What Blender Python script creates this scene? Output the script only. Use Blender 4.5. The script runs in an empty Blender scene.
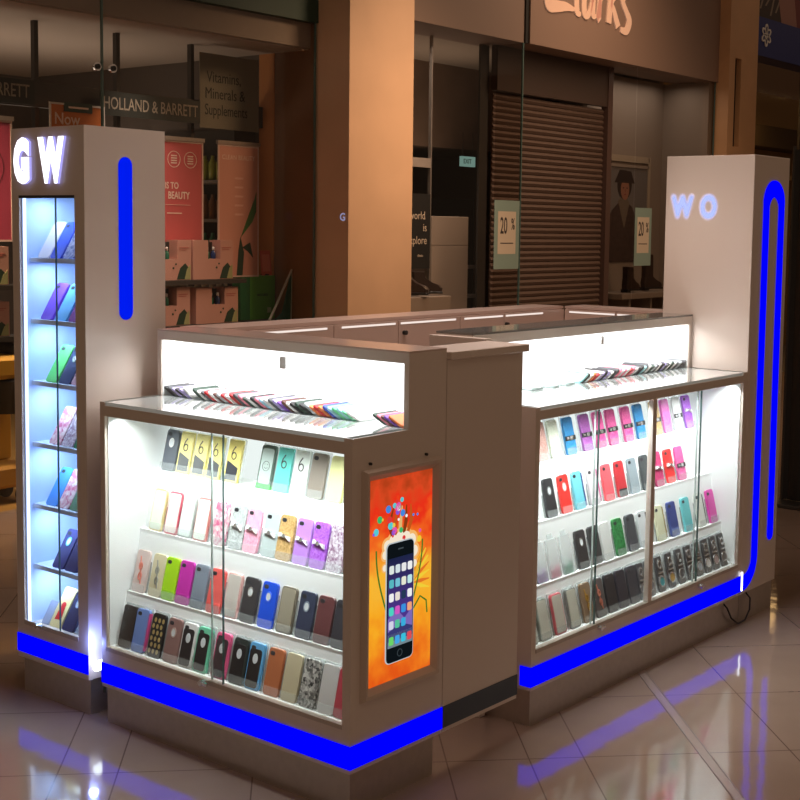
import bpy, math, random
from mathutils import Vector, Matrix
random.seed(7)
sc = bpy.context.scene
COL = sc.collection
PI = math.pi

# ---------------------------------------------------------------- materials
def new_mat(name):
    m = bpy.data.materials.new(name); m.use_nodes = True
    nt = m.node_tree
    return m, nt, nt.nodes['Principled BSDF']
_mc = {}
def pm(name, col, rough=.45, metal=0, spec=.5, coat=0, emis=None, es=0, alpha=1, noise=0, nscale=20, bump=0):
    if name in _mc: return _mc[name]
    m, nt, b = new_mat(name)
    b.inputs['Base Color'].default_value = (*col, 1)
    b.inputs['Roughness'].default_value = rough
    b.inputs['Metallic'].default_value = metal
    b.inputs['Specular IOR Level'].default_value = spec
    b.inputs['Coat Weight'].default_value = coat
    b.inputs['Coat Roughness'].default_value = .05
    if emis: b.inputs['Emission Color'].default_value = (*emis, 1); b.inputs['Emission Strength'].default_value = es
    b.inputs['Alpha'].default_value = alpha
    if noise:
        tc = nt.nodes.new('ShaderNodeTexCoord'); n = nt.nodes.new('ShaderNodeTexNoise'); n.inputs['Scale'].default_value = nscale
        n.inputs['Detail'].default_value = 6
        mx = nt.nodes.new('ShaderNodeMix'); mx.data_type = 'RGBA'
        mx.inputs['A'].default_value = (*[c*(1-noise) for c in col], 1); mx.inputs['B'].default_value = (*[min(1, c*(1+noise)) for c in col], 1)
        nt.links.new(tc.outputs['Object'], n.inputs['Vector']); nt.links.new(n.outputs['Fac'], mx.inputs['Factor'])
        nt.links.new(mx.outputs['Result'], b.inputs['Base Color'])
        if bump:
            bp = nt.nodes.new('ShaderNodeBump'); bp.inputs['Strength'].default_value = bump
            nt.links.new(n.outputs['Fac'], bp.inputs['Height']); nt.links.new(bp.outputs['Normal'], b.inputs['Normal'])
    _mc[name] = m
    return m
def em(name, col, s):
    if name in _mc: return _mc[name]
    m = bpy.data.materials.new(name); m.use_nodes = True; nt = m.node_tree; nt.nodes.clear()
    o = nt.nodes.new('ShaderNodeOutputMaterial'); e = nt.nodes.new('ShaderNodeEmission')
    e.inputs['Color'].default_value = (*col, 1); e.inputs['Strength'].default_value = s
    nt.links.new(e.outputs[0], o.inputs[0]); _mc[name] = m
    return m
def glass(name, tint, refl=.06, grough=.0):
    if name in _mc: return _mc[name]
    m = bpy.data.materials.new(name); m.use_nodes = True; nt = m.node_tree; nt.nodes.clear()
    o = nt.nodes.new('ShaderNodeOutputMaterial'); t = nt.nodes.new('ShaderNodeBsdfTransparent'); g = nt.nodes.new('ShaderNodeBsdfGlossy')
    t.inputs['Color'].default_value = (*tint, 1); g.inputs['Roughness'].default_value = grough
    lw = nt.nodes.new('ShaderNodeLayerWeight'); lw.inputs['Blend'].default_value = .5
    pw = nt.nodes.new('ShaderNodeMath'); pw.operation = 'POWER'; pw.inputs[1].default_value = 5
    ad = nt.nodes.new('ShaderNodeMath'); ad.operation = 'MULTIPLY_ADD'; ad.inputs[1].default_value = .5; ad.inputs[2].default_value = refl
    mx = nt.nodes.new('ShaderNodeMixShader')
    nt.links.new(lw.outputs['Facing'], pw.inputs[0]); nt.links.new(pw.outputs[0], ad.inputs[0]); nt.links.new(ad.outputs[0], mx.inputs[0])
    nt.links.new(t.outputs[0], mx.inputs[1]); nt.links.new(g.outputs[0], mx.inputs[2]); nt.links.new(mx.outputs[0], o.inputs[0])
    _mc[name] = m
    return m
def glitter(name, c1, c2, scale=260, rough=.35):
    if name in _mc: return _mc[name]
    m, nt, b = new_mat(name)
    tc = nt.nodes.new('ShaderNodeTexCoord'); v = nt.nodes.new('ShaderNodeTexVoronoi'); v.inputs['Scale'].default_value = scale
    r = nt.nodes.new('ShaderNodeSeparateColor'); mx = nt.nodes.new('ShaderNodeMix'); mx.data_type = 'RGBA'
    mx.inputs['A'].default_value = (*c1, 1); mx.inputs['B'].default_value = (*c2, 1)
    nt.links.new(tc.outputs['Object'], v.inputs['Vector']); nt.links.new(v.outputs['Color'], r.inputs[0])
    nt.links.new(r.outputs[0], mx.inputs['Factor']); nt.links.new(mx.outputs['Result'], b.inputs['Base Color'])
    b.inputs['Roughness'].default_value = rough; _mc[name] = m
    return m
def gradient(name, a, b_, axis='Y', lo=0, hi=1, es=0, rough=.4):
    if name in _mc: return _mc[name]
    m, nt, b = new_mat(name)
    tc = nt.nodes.new('ShaderNodeTexCoord'); s = nt.nodes.new('ShaderNodeSeparateXYZ'); mr = nt.nodes.new('ShaderNodeMapRange')
    mr.inputs['From Min'].default_value = lo; mr.inputs['From Max'].default_value = hi
    cr = nt.nodes.new('ShaderNodeMix'); cr.data_type = 'RGBA'; cr.inputs['A'].default_value = (*a, 1); cr.inputs['B'].default_value = (*b_, 1)
    nt.links.new(tc.outputs['Object'], s.inputs[0]); nt.links.new(s.outputs[axis], mr.inputs['Value']); nt.links.new(mr.outputs[0], cr.inputs['Factor'])
    nt.links.new(cr.outputs['Result'], b.inputs['Base Color']); b.inputs['Roughness'].default_value = rough
    if es: nt.links.new(cr.outputs['Result'], b.inputs['Emission Color']); b.inputs['Emission Strength'].default_value = es
    _mc[name] = m
    return m
def srgb(r, g, b):
    f = lambda c: (c/255/12.92) if c/255 <= .04045 else ((c/255+.055)/1.055)**2.4
    return (f(r), f(g), f(b))

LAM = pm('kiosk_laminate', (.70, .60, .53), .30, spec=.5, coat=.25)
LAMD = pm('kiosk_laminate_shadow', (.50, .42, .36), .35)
INNER = pm('white_interior', (.88, .90, .90), .5)
STEEL = pm('brushed_steel', (.50, .44, .39), .32, metal=.75, noise=.12, nscale=40)
BLUE = em('blue_light', (0, 0, 1), 1.15)
BLUED = em('blue_light_strip', (0, .012, .92), .95)
DARKBAND = pm('unlit_band', (.035, .055, .085), .35)
WHITE_E = em('white_back_light', (1, 1, 1), 1.9)
LETTER_E = em('letter_light', (.93, .92, 1), 2.2)
TOPGLASS = pm('glass_counter_top', (.62, .68, .67), .02, spec=1.0, coat=1, emis=(.9, 1, .98), es=.10)  # light from the cabinet below put in as faint emission
GLASS = glass('clear_glass', (.985, .995, .99), .006)
SHOPGLASS = glass('shop_glass', (.90, .88, .86), .02)
EDGE = pm('glass_edge', (.10, .17, .16), .2)
EDGE2 = pm('glass_edge_pale', (.45, .52, .50), .2)
PACKL = pm('clear_plastic_lip', (.80, .86, .86), .12, alpha=.13)
CHROME = pm('chrome', (.8, .8, .82), .15, metal=1)
BLACK = pm('black', (.012, .012, .012), .4)
BLACKG = pm('black_gloss', (.012, .012, .014), .12)
PACK = pm('clear_plastic_pack', (.80, .86, .86), .12, alpha=.32)
WHITE = pm('white_plastic', (.85, .85, .85), .35)
PINKTOP = pm('counter_pink_laminate', (.68, .50, .43), .28, coat=.3)

# ---------------------------------------------------------------- mesh helper
class MB:
    def __init__(s, M=None): s.v = []; s.f = []; s.mi = []; s.mats = []; s.M = M or Matrix()
    def idx(s, m):
        if m not in s.mats: s.mats.append(m)
        return s.mats.index(m)
    def add(s, vs, fs, m, M=None):
        T = s.M @ M if M else s.M
        o = len(s.v); s.v += [tuple(T @ Vector(p)) for p in vs]
        i = s.idx(m)
        for f in fs: s.f.append([o+k for k in f]); s.mi.append(i)
        return s
    def box(s, x0, x1, y0, y1, z0, z1, m, bv=0, M=None):
        if x0 > x1: x0, x1 = x1, x0
        if y0 > y1: y0, y1 = y1, y0
        if z0 > z1: z0, z1 = z1, z0
        if bv <= 0:
            vs = [(x, y, z) for x in (x0, x1) for y in (y0, y1) for z in (z0, z1)]
            return s.add(vs, [(0, 1, 3, 2), (4, 6, 7, 5), (0, 4, 5, 1), (2, 3, 7, 6), (0, 2, 6, 4), (1, 5, 7, 3)], m, M)
        # chamfered box
        vs = []; fs = []
        X, Y, Z = (x0, x1), (y0, y1), (z0, z1); sg = (1, -1); ids = {}
        for i in (0, 1):
            for j in (0, 1):
                for k in (0, 1):
                    for ax in range(3):
                        p = [X[i], Y[j], Z[k]]; sgn = [sg[i], sg[j], sg[k]]
                        for a in range(3):
                            if a != ax: p[a] += sgn[a]*bv
                        ids[(i, j, k, ax)] = len(vs); vs.append(tuple(p))
        for ax in range(3):
            o = [a for a in range(3) if a != ax]
            for t in (0, 1):
                q = []
                for (u, w) in ((0, 0), (1, 0), (1, 1), (0, 1)):
                    c = [0, 0, 0]; c[ax] = t; c[o[0]] = u; c[o[1]] = w; q.append(ids[(*c, ax)])
                fs.append(q)
            for (u, w) in ((0, 0), (1, 0), (1, 1), (0, 1)):
                c0 = [0, 0, 0]; c1 = [0, 0, 0]; c0[o[0]] = c1[o[0]] = u; c0[o[1]] = c1[o[1]] = w; c0[ax] = 0; c1[ax] = 1
                fs.append([ids[(*c0, o[0])], ids[(*c1, o[0])], ids[(*c1, o[1])], ids[(*c0, o[1])]])
        for i in (0, 1):
            for j in (0, 1):
                for k in (0, 1): fs.append([ids[(i, j, k, a)] for a in range(3)])
        return s.add(vs, fs, m, M)
    def prism(s, pts, t0, t1, m, ax='Y', M=None):
        # pts 2D polygon; ax = extrusion axis. X: (y,z) Y:(x,z) Z:(x,y)
        n = len(pts)
        def P(p, t):
            return {'X': (t, p[0], p[1]), 'Y': (p[0], t, p[1]), 'Z': (p[0], p[1], t)}[ax]
        vs = [P(p, t0) for p in pts]+[P(p, t1) for p in pts]
        fs = [list(range(n)), list(range(2*n-1, n-1, -1))]+[[i, (i+1) % n, n+(i+1) % n, n+i] for i in range(n)]
        return s.add(vs, fs, m, M)
    def slab(s, w, h, t, r, m, x=0, y=0, z=0, e=.0015, M=None, n=5):
        # rounded slab, front face at y, standing on z
        def ring(ins):
            out = []; rr = max(r-ins, .0003)
            for (cx, cz, a0) in ((w/2-r, r, -PI/2), (w/2-r, h-r, 0), (-w/2+r, h-r, PI/2), (-w/2+r, r, PI)):
                for i in range(n+1):
                    a = a0+PI/2*i/n; out.append((x+cx+rr*math.cos(a), z+cz+rr*math.sin(a)))
            return out
        L = [(ring(e), y), (ring(0), y+e), (ring(0), y+t-e), (ring(e), y+t)]
        k = len(L[0][0]); vs = [(p[0], yy, p[1]) for rg, yy in L for p in rg]; fs = [list(range(k)), list(range(4*k-1, 3*k-1, -1))]
        for q in range(3):
            for i in range(k): fs.append([q*k+i, q*k+(i+1) % k, (q+1)*k+(i+1) % k, (q+1)*k+i])
        return s.add(vs, fs, m, M)
    def ring(s, x, z, ro, ri, y0, y1, m, n=20, sx=1, sz=1, M=None):
        vs = []; fs = []
        for yy in (y0, y1):
            for R in (ro, ri):
                for i in range(n): a = 2*PI*i/n; vs.append((x+R*sx*math.cos(a), yy, z+R*sz*math.sin(a)))
        for i in range(n):
            j = (i+1) % n
            fs += [[i, j, n+j, n+i], [2*n+i, 3*n+i, 3*n+j, 2*n+j], [i, 2*n+i, 2*n+j, j], [n+i, n+j, 3*n+j, 3*n+i]]
        return s.add(vs, fs, m, M)
    def disc(s, x, z, r, y0, y1, m, n=20, sx=1, sz=1, M=None):
        return s.prism([(x+r*sx*math.cos(2*PI*i/n), z+r*sz*math.sin(2*PI*i/n)) for i in range(n)], y0, y1, m, 'Y', M)
    def tube(s, pts, r, m, n=8, M=None):
        pts = [Vector(p) for p in pts]; vs = []; fs = []; rs = r if isinstance(r, (list, tuple)) else [r]*len(pts)
        up = None
        for i, p in enumerate(pts):
            d = (pts[min(i+1, len(pts)-1)]-pts[max(i-1, 0)]).normalized()
            a = d.cross(Vector((0, 0, 1)) if abs(d.z) < .95 else Vector((1, 0, 0))).normalized() if up is None else (up-d*up.dot(d)).normalized()
            up = a; b = d.cross(a)
            for k in range(n): t = 2*PI*k/n; vs.append(tuple(p+(a*math.cos(t)+b*math.sin(t))*rs[i]))
        for i in range(len(pts)-1):
            for k in range(n): fs.append([i*n+k, i*n+(k+1) % n, (i+1)*n+(k+1) % n, (i+1)*n+k])
        fs += [list(range(n)), list(range(len(vs)-1, len(vs)-n-1, -1))]
        return s.add(vs, fs, m, M)
    def ribbon(s, pts, w, y0, y1, m, M=None):
        # flat stroke in XZ of width w (list or float), extruded y0..y1
        P = [Vector(p) for p in pts]; ws = w if isinstance(w, (list, tuple)) else [w]*len(P); A = []; B = []
        for i, p in enumerate(P):
            d = (P[min(i+1, len(P)-1)]-P[max(i-1, 0)]).normalized(); nn = Vector((-d.y, d.x))
            A.append(p+nn*ws[i]/2); B.append(p-nn*ws[i]/2)
        vs = [(q.x, y, q.y) for y in (y0, y1) for L in (A, B) for q in L]; n = len(P); fs = []
        for i in range(n-1):
            fs += [[i, i+1, n+i+1, n+i], [2*n+i, 3*n+i, 3*n+i+1, 2*n+i+1], [i, 2*n+i, 2*n+i+1, i+1], [n+i, n+i+1, 3*n+i+1, 3*n+i]]
        fs += [[0, n, 3*n, 2*n], [n-1, 3*n-1, 4*n-1, 2*n-1]]
        return s.add(vs, fs, m, M)
    def text(s, body, h, m, x=0, z=0, y=0, depth=.001, bold=0, sx=1, align='CENTER', M=None, shear=0):
        # text in XZ plane, readable from -y; h = cap height
        cu = bpy.data.curves.new('tmp', 'FONT'); cu.body = body; cu.align_x = align; cu.size = 1; cu.offset = bold; cu.extrude = 0; cu.resolution_u = 3; cu.shear = shear
        ob = bpy.data.objects.new('tmp', cu); COL.objects.link(ob)
        dg = bpy.context.evaluated_depsgraph_get(); me = ob.evaluated_get(dg).to_mesh()
        k = h/.70
        T = Matrix.Translation((x, y, z)) @ Matrix(((k*sx, 0, 0, 0), (0, 0, 1, 0), (0, k, 0, 0), (0, 0, 0, 1)))
        vs = [tuple(v.co) for v in me.vertices]; fs = [list(p.vertices) for p in me.polygons]
        n = len(vs); vs2 = [(a, b, -depth) for a, b, c in vs]+[(a, b, 0) for a, b, c in vs]
        ec = {}
        for f in fs:
            for i in range(len(f)):
                e = (f[i], f[(i+1) % len(f)]); kk = tuple(sorted(e)); ec.setdefault(kk, []).append(e)
        sides = [[e[0][0], e[0][1], e[0][1]+n, e[0][0]+n] for e in ec.values() if len(e) == 1]
        if depth <= 0: s.add(vs, fs, m, (M @ T) if M else T)
        else: s.add(vs2, fs+[[q+n for q in f[::-1]] for f in fs]+sides, m, (M @ T) if M else T)
        ob.evaluated_get(dg).to_mesh_clear(); bpy.data.objects.remove(ob); bpy.data.curves.remove(cu)
        return s
    def mesh(s, name, smooth=False):
        me = bpy.data.meshes.new(name); me.from_pydata(s.v, [], s.f)
        for m in s.mats: me.materials.append(m)
        me.polygons.foreach_set('material_index', s.mi)
        if smooth: me.polygons.foreach_set('use_smooth', [True]*len(me.polygons))
        me.update()
        import bmesh
        b = bmesh.new(); b.from_mesh(me); bmesh.ops.recalc_face_normals(b, faces=b.faces); b.to_mesh(me); b.free()
        return me
    def build(s, name, parent=None, smooth=False):
        return link(name, s.mesh(name, smooth), parent)
def link(name, me, parent=None, M=None):
    o = bpy.data.objects.new(name, me); COL.objects.link(o)
    if parent: o.parent = parent
    if M: o.matrix_local = M
    return o
def tag(o, label=None, cat=None, group=None, kind=None):
    if label: o['label'] = label
    if cat: o['category'] = cat
    if group: o['group'] = group
    if kind: o['kind'] = kind
    return o
def root(name, label, cat, loc=(0, 0, 0), rz=0, group=None):
    o = bpy.data.objects.new(name, None); COL.objects.link(o); o.location = loc; o.rotation_euler = (0, 0, rz); o.empty_display_size = .05
    return tag(o, label, cat, group)
def struct(name, mb, label=None, cat=None):
    o = mb.build(name); o['kind'] = 'structure'
    if label: o['label'] = label
    if cat: o['category'] = cat
    return o
def rel(r):  # builder whose coordinates are world ones, for a root that is only translated
    return MB(Matrix.Translation(-Vector(r.location)))
FX = Matrix.Rotation(PI/2, 4, 'Z')      # local -y front -> +X, local x -> +Y
def facing_x(x, y, z): return Matrix.Translation((x, y, z)) @ FX

# ---------------------------------------------------------------- camera
def make_camera():
    yw, pt, rl, f, px, py = .6645, .0884, .0155, 1319.18, 458.08, 345.32
    C = Vector((2.1494, -2.3349, 1.4629))*1.2
    fwd = Vector((-math.sin(yw)*math.cos(pt), math.cos(yw)*math.cos(pt), -math.sin(pt)))
    r = Vector((math.cos(yw), math.sin(yw), 0)); u = r.cross(fwd)
    r2 = r*math.cos(rl)+u*math.sin(rl); u2 = -r*math.sin(rl)+u*math.cos(rl)
    cd = bpy.data.cameras.new('camera'); cd.sensor_width = 36; cd.lens = f*36/800
    cd.shift_x = -(px-400)/800; cd.shift_y = (py-400)/800; cd.clip_end = 100
    o = bpy.data.objects.new('camera', cd); COL.objects.link(o)
    o.matrix_world = Matrix(((r2.x, u2.x, -fwd.x, C.x), (r2.y, u2.y, -fwd.y, C.y), (r2.z, u2.z, -fwd.z, C.z), (0, 0, 0, 1)))
    sc.camera = o
make_camera()

# ================================================================= SETTING
def floor_material():
    m, nt, b = new_mat('polished_stone_tiles')
    N = nt.nodes.new; L = nt.links.new
    g = N('ShaderNodeNewGeometry'); s = N('ShaderNodeSeparateXYZ'); L(g.outputs['Position'], s.inputs[0])
    def math_(op, a, c=None):
        n = N('ShaderNodeMath'); n.operation = op
        for i, q in enumerate((a, c)):
            if q is None: continue
            if isinstance(q, (int, float)): n.inputs[i].default_value = q
            else: L(q, n.inputs[i])
        return n.outputs[0]
    p = math_('ADD', s.outputs['X'], s.outputs['Y']); q = math_('SUBTRACT', s.outputs['X'], s.outputs['Y'])
    w = None
    def line(acc, coord, val, hw=.0035):
        d = math_('ABSOLUTE', math_('SUBTRACT', coord, val)); l = math_('LESS_THAN', d, hw)
        return l if acc is None else math_('MAXIMUM', acc, l)
    for v in (-2.08, -1.295, -1.027, -.42, .473, .864, 1.125, 2.14, 2.93, 3.72, 4.5, 5.3, -2.87, -3.66): w = line(w, p, v)
    for v in (-.546, .24, 1.03, -1.33, -2.12, -2.9, -3.7, -4.48, -5.3, -6.1): w = line(w, q, v)
    n1 = N('ShaderNodeTexNoise'); n1.inputs['Scale'].default_value = 2.2; n1.inputs['Detail'].default_value = 8; L(g.outputs['Position'], n1.inputs['Vector'])
    mx = N('ShaderNodeMix'); mx.data_type = 'RGBA'; mx.inputs['A'].default_value = (.24, .165, .12, 1); mx.inputs['B'].default_value = (.37, .27, .21, 1)
    L(n1.outputs['Fac'], mx.inputs['Factor'])
    mx2 = N('ShaderNodeMix'); mx2.data_type = 'RGBA'; mx2.inputs['B'].default_value = (.15, .10, .075, 1)
    L(w, mx2.inputs['Factor']); L(mx.outputs['Result'], mx2.inputs['A']); L(mx2.outputs['Result'], b.inputs['Base Color'])
    b.inputs['Roughness'].default_value = .075; b.inputs['Specular IOR Level'].default_value = .9; b.inputs['IOR'].default_value = 1.62
    n2 = N('ShaderNodeTexNoise'); n2.inputs['Scale'].default_value = 5; L(g.outputs['Position'], n2.inputs['Vector'])
    bp = N('ShaderNodeBump'); bp.inputs['Strength'].default_value = .03; bp.inputs['Distance'].default_value = .05
    L(n2.outputs['Fac'], bp.inputs['Height']); L(bp.outputs['Normal'], b.inputs['Normal'])
    return m
FLOOR = floor_material()
struct('floor', MB().box(-4.45, 6, -5, 20, -.05, 0, FLOOR), 'glossy pinkish tan stone tile floor of the mall', 'floor')
struct('trim_1', MB(Matrix.Rotation(-PI/4, 4, 'Z')).box(-3.0, 4.5, 1.192, 1.196, 0, .0012, pm('drain_edge', (.16, .11, .08), .4)).box(-3.0, 4.5, 1.226, 1.230, 0, .0012, pm('drain_edge', (.16, .11, .08), .4)).box(-3, 4.5, 1.196, 1.226, 0, .0008, pm('drain_infill', (.33, .25, .20), .25)),
       'straight metal drain strip set diagonally into the tile floor', 'drain strip')
STONE = pm('warm_stone', (.62, .36, .19), .42, noise=.16, nscale=3)
STONE2 = pm('pillar_stone', (.58, .38, .25), .35, noise=.14, nscale=2.5)
WOOD = pm('shop_wood', (.22, .125, .075), .45, noise=.2, nscale=2)
ORANGEWOOD = pm('orange_wood', (.52, .22, .07), .45)
FASC = pm('fascia_taupe', (.23, .16, .13), .6)
FASC2 = pm('fascia_sign_taupe', (.27, .18, .14), .6)
DGREEN = pm('dark_green_fascia', (.02, .05, .035), .5)
DWALL = pm('dark_shop_wall', (.10, .082, .07), .8, noise=.2, nscale=1.5)
GWALL = pm('grey_shop_wall', (.30, .25, .21), .8)
CEILM = pm('shop_ceiling_paint', (.36, .31, .27), .9)
METALF = pm('dark_metal_frame', (.06, .055, .05), .4, metal=.5)

struct('wall_pillar_stone', MB().box(-4.9, -4.064, 4.35, 5.072, 0, 5, STONE2), 'broad warm stone pillar between the two shopfronts', 'pillar')
struct('wall_pillar_slotted', MB().box(-4.42, -4.24, 10.70, 10.84, 0, 5, STONE).box(-4.9, -4.42, 10.84, 10.99, 0, 5, STONE).box(-4.9, -4.24, 10.99, 11.40, 0, 5, STONE).box(-4.42, -4.24, 10.84, 10.99, 0, 2.72, STONE)
       .box(-4.42, -4.24, 10.84, 10.99, 3.7, 5, STONE).box(-4.42, -4.30, 10.84, 10.99, 2.72, 3.7, BLACK), 'orange stone pillar with a dark vertical slot', 'pillar')
# fascias
struct('wall_fascia_green', MB().box(-4.6, -4.38, -3, 4.35, 3.25, 5, DGREEN), 'dark green fascia over the left shop window', 'fascia')
struct('wall_fascia_plain', MB().box(-4.6, -4.40, 5.072, 7.02, 3.42, 5, FASC).box(-4.42, -4.385, 7.0, 7.05, 3.42, 5, BLACK), 'plain taupe fascia beside the stone pillar', 'fascia')
struct('wall_fascia_sign', MB().box(-4.6, -4.37, 7.05, 10.70, 3.42, 5, FASC2), 'taupe fascia board carrying the script sign', 'fascia')
struct('wall_fascia_soffit', MB().box(-4.9, -4.6, 5.072, 10.70, 3.425, 3.5, FASC), 'soffit above the shutter recess', 'soffit')
# left shop interior
struct('wall_back', MB().box(-8.1, -8, -3, 4.5, 0, 3.3, DWALL), 'dark back wall of the left shop', 'wall')
struct('wall_side', MB().box(-8, -4.99, 4.345, 4.5, 0, 3.06, DWALL).box(-4.99, -4.83, 4.33, 4.5, 0, 3.3, ORANGEWOOD).box(-4.83, -4.42, 4.34, 4.5, 0, 3.3, WOOD), 'side wall of the left shop with wood panel end', 'wall')
struct('ceiling', MB().box(-8.1, -4.47, -3, 4.34, 3.06, 3.16, CEILM).box(-4.5, -4.45, -3, 4.34, 3.07, 3.34, CEILM), 'dim ceiling of the left shop', 'ceiling')
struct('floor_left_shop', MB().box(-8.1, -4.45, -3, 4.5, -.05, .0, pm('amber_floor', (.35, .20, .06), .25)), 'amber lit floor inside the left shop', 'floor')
def pane(n, x, y0, y1, z0, z1, label): return struct('window_%d' % n, MB().box(x-.006, x+.006, y0, y1, z0, z1, SHOPGLASS).box(x-.008, x+.008, y1-.012, y1, z0, z1, EDGE), label, 'shop window')
pane(1, -4.4, -1.2, 2.435, .0, 3.25, 'tall shop window pane left of the glass fittings')
pane(2, -4.4, 2.447, 4.34, .0, 3.25, 'tall shop window pane ending at the stone pillar')
pane(3, -4.4, 5.075, 6.99, .0, 3.42, 'shoe shop window pane left of the shutter')
pane(4, -4.4, 9.005, 10.69, .0, 3.42, 'shoe shop window pane right of the shutter')
struct('window_5', MB().box(-4.70, -4.41, 8.995, 9.003, 0, 3.42, SHOPGLASS), 'narrow return pane between shutter and right window', 'shop window')
struct('window_6', MB().box(-4.70, -4.41, 6.992, 7.0, 0, 3.42, SHOPGLASS), 'narrow return pane at the left of the shutter', 'shop window')
struct('window_7', MB().box(-4.41, -4.398, 11.4, 18, 0, 3.84, SHOPGLASS), 'dark window under the navy fascia', 'shop window')
for n_, (y, z) in enumerate(((2.38, 2.73), (2.50, 2.73))):
    r = root('glass_fitting', ('left', 'right')[n_]+'-hand round chrome fitting joining the tall shop window panes', 'fitting', (-4.392, y, z))
    MB(FX).disc(0, 0, .028, -.015, 0, CHROME).disc(0, 0, .016, -.025, -.015, BLACK).build('boss', r)
    MB(FX).box(-.035 if n_ else -.006, .006 if n_ else .035, -.008, 0, -.005, .005, CHROME).build('arm', r)
# clarks interior
struct('wall_shoe_shop', MB().box(-9, -8.9, 5.0, 10.7, 0, 3.6, DWALL).box(-8.9, -5.06, 10.6, 10.7, 0, 3.6, GWALL).box(-8.9, -4.9, 5.0, 5.07, 0, 3.6, DWALL), 'walls inside the shoe shop', 'wall')
struct('wall_window_back', MB().box(-5.05, -5.0, 9.0, 10.6, 0, 3.42, GWALL).box(-5.05, -4.43, 10.6, 10.699, 0, 3.42, GWALL), 'grey panel behind the right shoe window', 'wall')
struct('ceiling_shoe_shop', MB().box(-8.9, -4.6, 5.07, 10.7, 3.5, 3.6, CEILM).box(-8.9, -6.4, 5.07, 10.5, 2.62, 3.5, pm('brown_bulkhead', (.22, .15, .11), .8, noise=.3, nscale=3)), 'dim ceiling of the shoe shop', 'ceiling')
struct('floor_shoe_shop', MB().box(-8.9, -4.45, 5.07, 20, -.05, 0, DWALL), 'dark floor inside the shoe shop', 'floor')
def shutter():
    m = pm('shutter_slats', (.135, .088, .068), .5, metal=.2)
    mb = MB(); z = 0; pitch = .0555
    pts = [(-4.745, 0)]
    for i in range(int(3.02/pitch)):
        z0 = i*pitch
        mb.prism([(-4.75, z0), (-4.740, z0+.004), (-4.727, z0+pitch*.5), (-4.740, z0+pitch-.005), (-4.75, z0+pitch)], 7.0, 8.9, m, 'Y', Matrix(((1, 0, 0, 0), (0, 1, 0, 0), (0, 0, 1, 0), (0, 0, 0, 1))))
    o = struct('door_1', mb, 'closed brown roller shutter with horizontal slats', 'roller shutter')
    b = MB().box(-4.76, -4.69, 7.0, 8.9, 3.02, 3.425, pm('shutter_box', (.07, .045, .035), .5)).build('shutter_box', o)
    MB().box(-4.76, -4.68, 8.9, 8.99, 0, 3.425, pm('shutter_guide', (.10, .06, .05), .5)).build('guide_rail', o)
shutter()
# shoe shop fascia script sign
def script_sign():
    m = pm('sign_cream', (.75, .47, .32), .4, emis=(.75, .45, .3), es=.25)
    r = root('script_sign', 'cream flowing script lettering sign reading Clarks on the taupe fascia', 'sign', (-4.37, 7.25, 3.70))
    M = FX
    def st(pts, w, nm):
        # smooth by Catmull
        P = [Vector((p[0]*.80, p[1]*.86)) for p in pts]; w = [q*1.0 for q in w]; out = []; W = []
        for i in range(len(P)-1):
            p0, p1, p2, p3 = P[max(i-1, 0)], P[i], P[i+1], P[min(i+2, len(P)-1)]
            for k in range(6):
                t = k/6; out.append(.5*((2*p1)+(p2-p0)*t+(2*p0-5*p1+4*p2-p3)*t*t+(3*p1-p0-3*p2+p3)*t**3)); W.append(w[i]*(1-t)+w[i+1]*t if isinstance(w, list) else w)
        out.append(P[-1]); W.append(w[-1] if isinstance(w, list) else w)
        MB(M).ribbon(out, W, -.012, 0, m).build(nm, r)
    st([(.62, .62), (.55, .75), (.35, .78), (.12, .55), (.06, .25), (.10, .12), (.25, .12), (.45, .14), (.62, .13)], [.03, .07, .07, .09, .10, .12, .11, .08, .03], 'letter_c')
    st([(.78, .85), (.70, .60), (.66, .30), (.68, .12), (.76, .10)], [.05, .06, .08, .08, .03], 'letter_l')
    st([(1.02, .42), (.92, .44), (.83, .30), (.84, .12), (.93, .12), (1.00, .28), (1.04, .42), (1.02, .14), (1.09, .12)], [.05, .06, .08, .08, .06, .05, .06, .08, .03], 'letter_a')
    st([(1.13, .42), (1.16, .30), (1.15, .10), (1.18, .30), (1.27, .44), (1.33, .40)], [.04, .07, .09, .06, .06, .07], 'letter_r')
    st([(1.48, .82), (1.42, .45), (1.38, .08)], [.05, .08, .09], 'letter_k')
    st([(1.62, .48), (1.45, .32), (1.50, .22), (1.60, .06)], [.06, .05, .07, .09], 'letter_k_arm')
    st([(1.86, .42), (1.78, .46), (1.70, .36), (1.78, .26), (1.86, .16), (1.80, .04), (1.66, .04)], [.05, .06, .07, .07, .09, .08, .05], 'letter_s')
script_sign()

# left shop window contents ------------------------------------------------
def text_panel(name, label, cat, x, y0, y1, z0, z1, bg, texts, border=None, rod=False, th=.006, group=None, extra=None):
    r = root(name, label, cat, (x, (y0+y1)/2, z0), 0, group)
    w, h = y1-y0, z1-z0
    mb = MB(FX).box(-w/2, w/2, 0, th, 0, h, bg)
    for (t, cx, cz, hh, m, sx, bold) in texts: mb.text(t, hh, m, cx*w, cz*h, -.001, .001, bold, sx)
    if extra: extra(mb, w, h)
    mb.build('printed_panel', r)
    if border:
        b = .012
        MB(FX).box(-w/2-b, -w/2, -.004, th, -b, h+b, border).box(w/2, w/2+b, -.004, th, -b, h+b, border).box(-w/2, w/2, -.004, th, -b, 0, border).box(-w/2, w/2, -.004, th, h, h+b, border).build('border', r)
    if rod: MB(FX).box(-w/2-.02, w/2+.02, -.012, .012, h+.012, h+.04, STEEL).build('top_rail', r)
    return r
CREAMT = pm('cream_print', (.80, .62, .52), .6)
RED = pm('coral_print', (.52, .10, .10), .6); PINK = pm('blush_print', (.60, .29, .22), .6)
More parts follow.
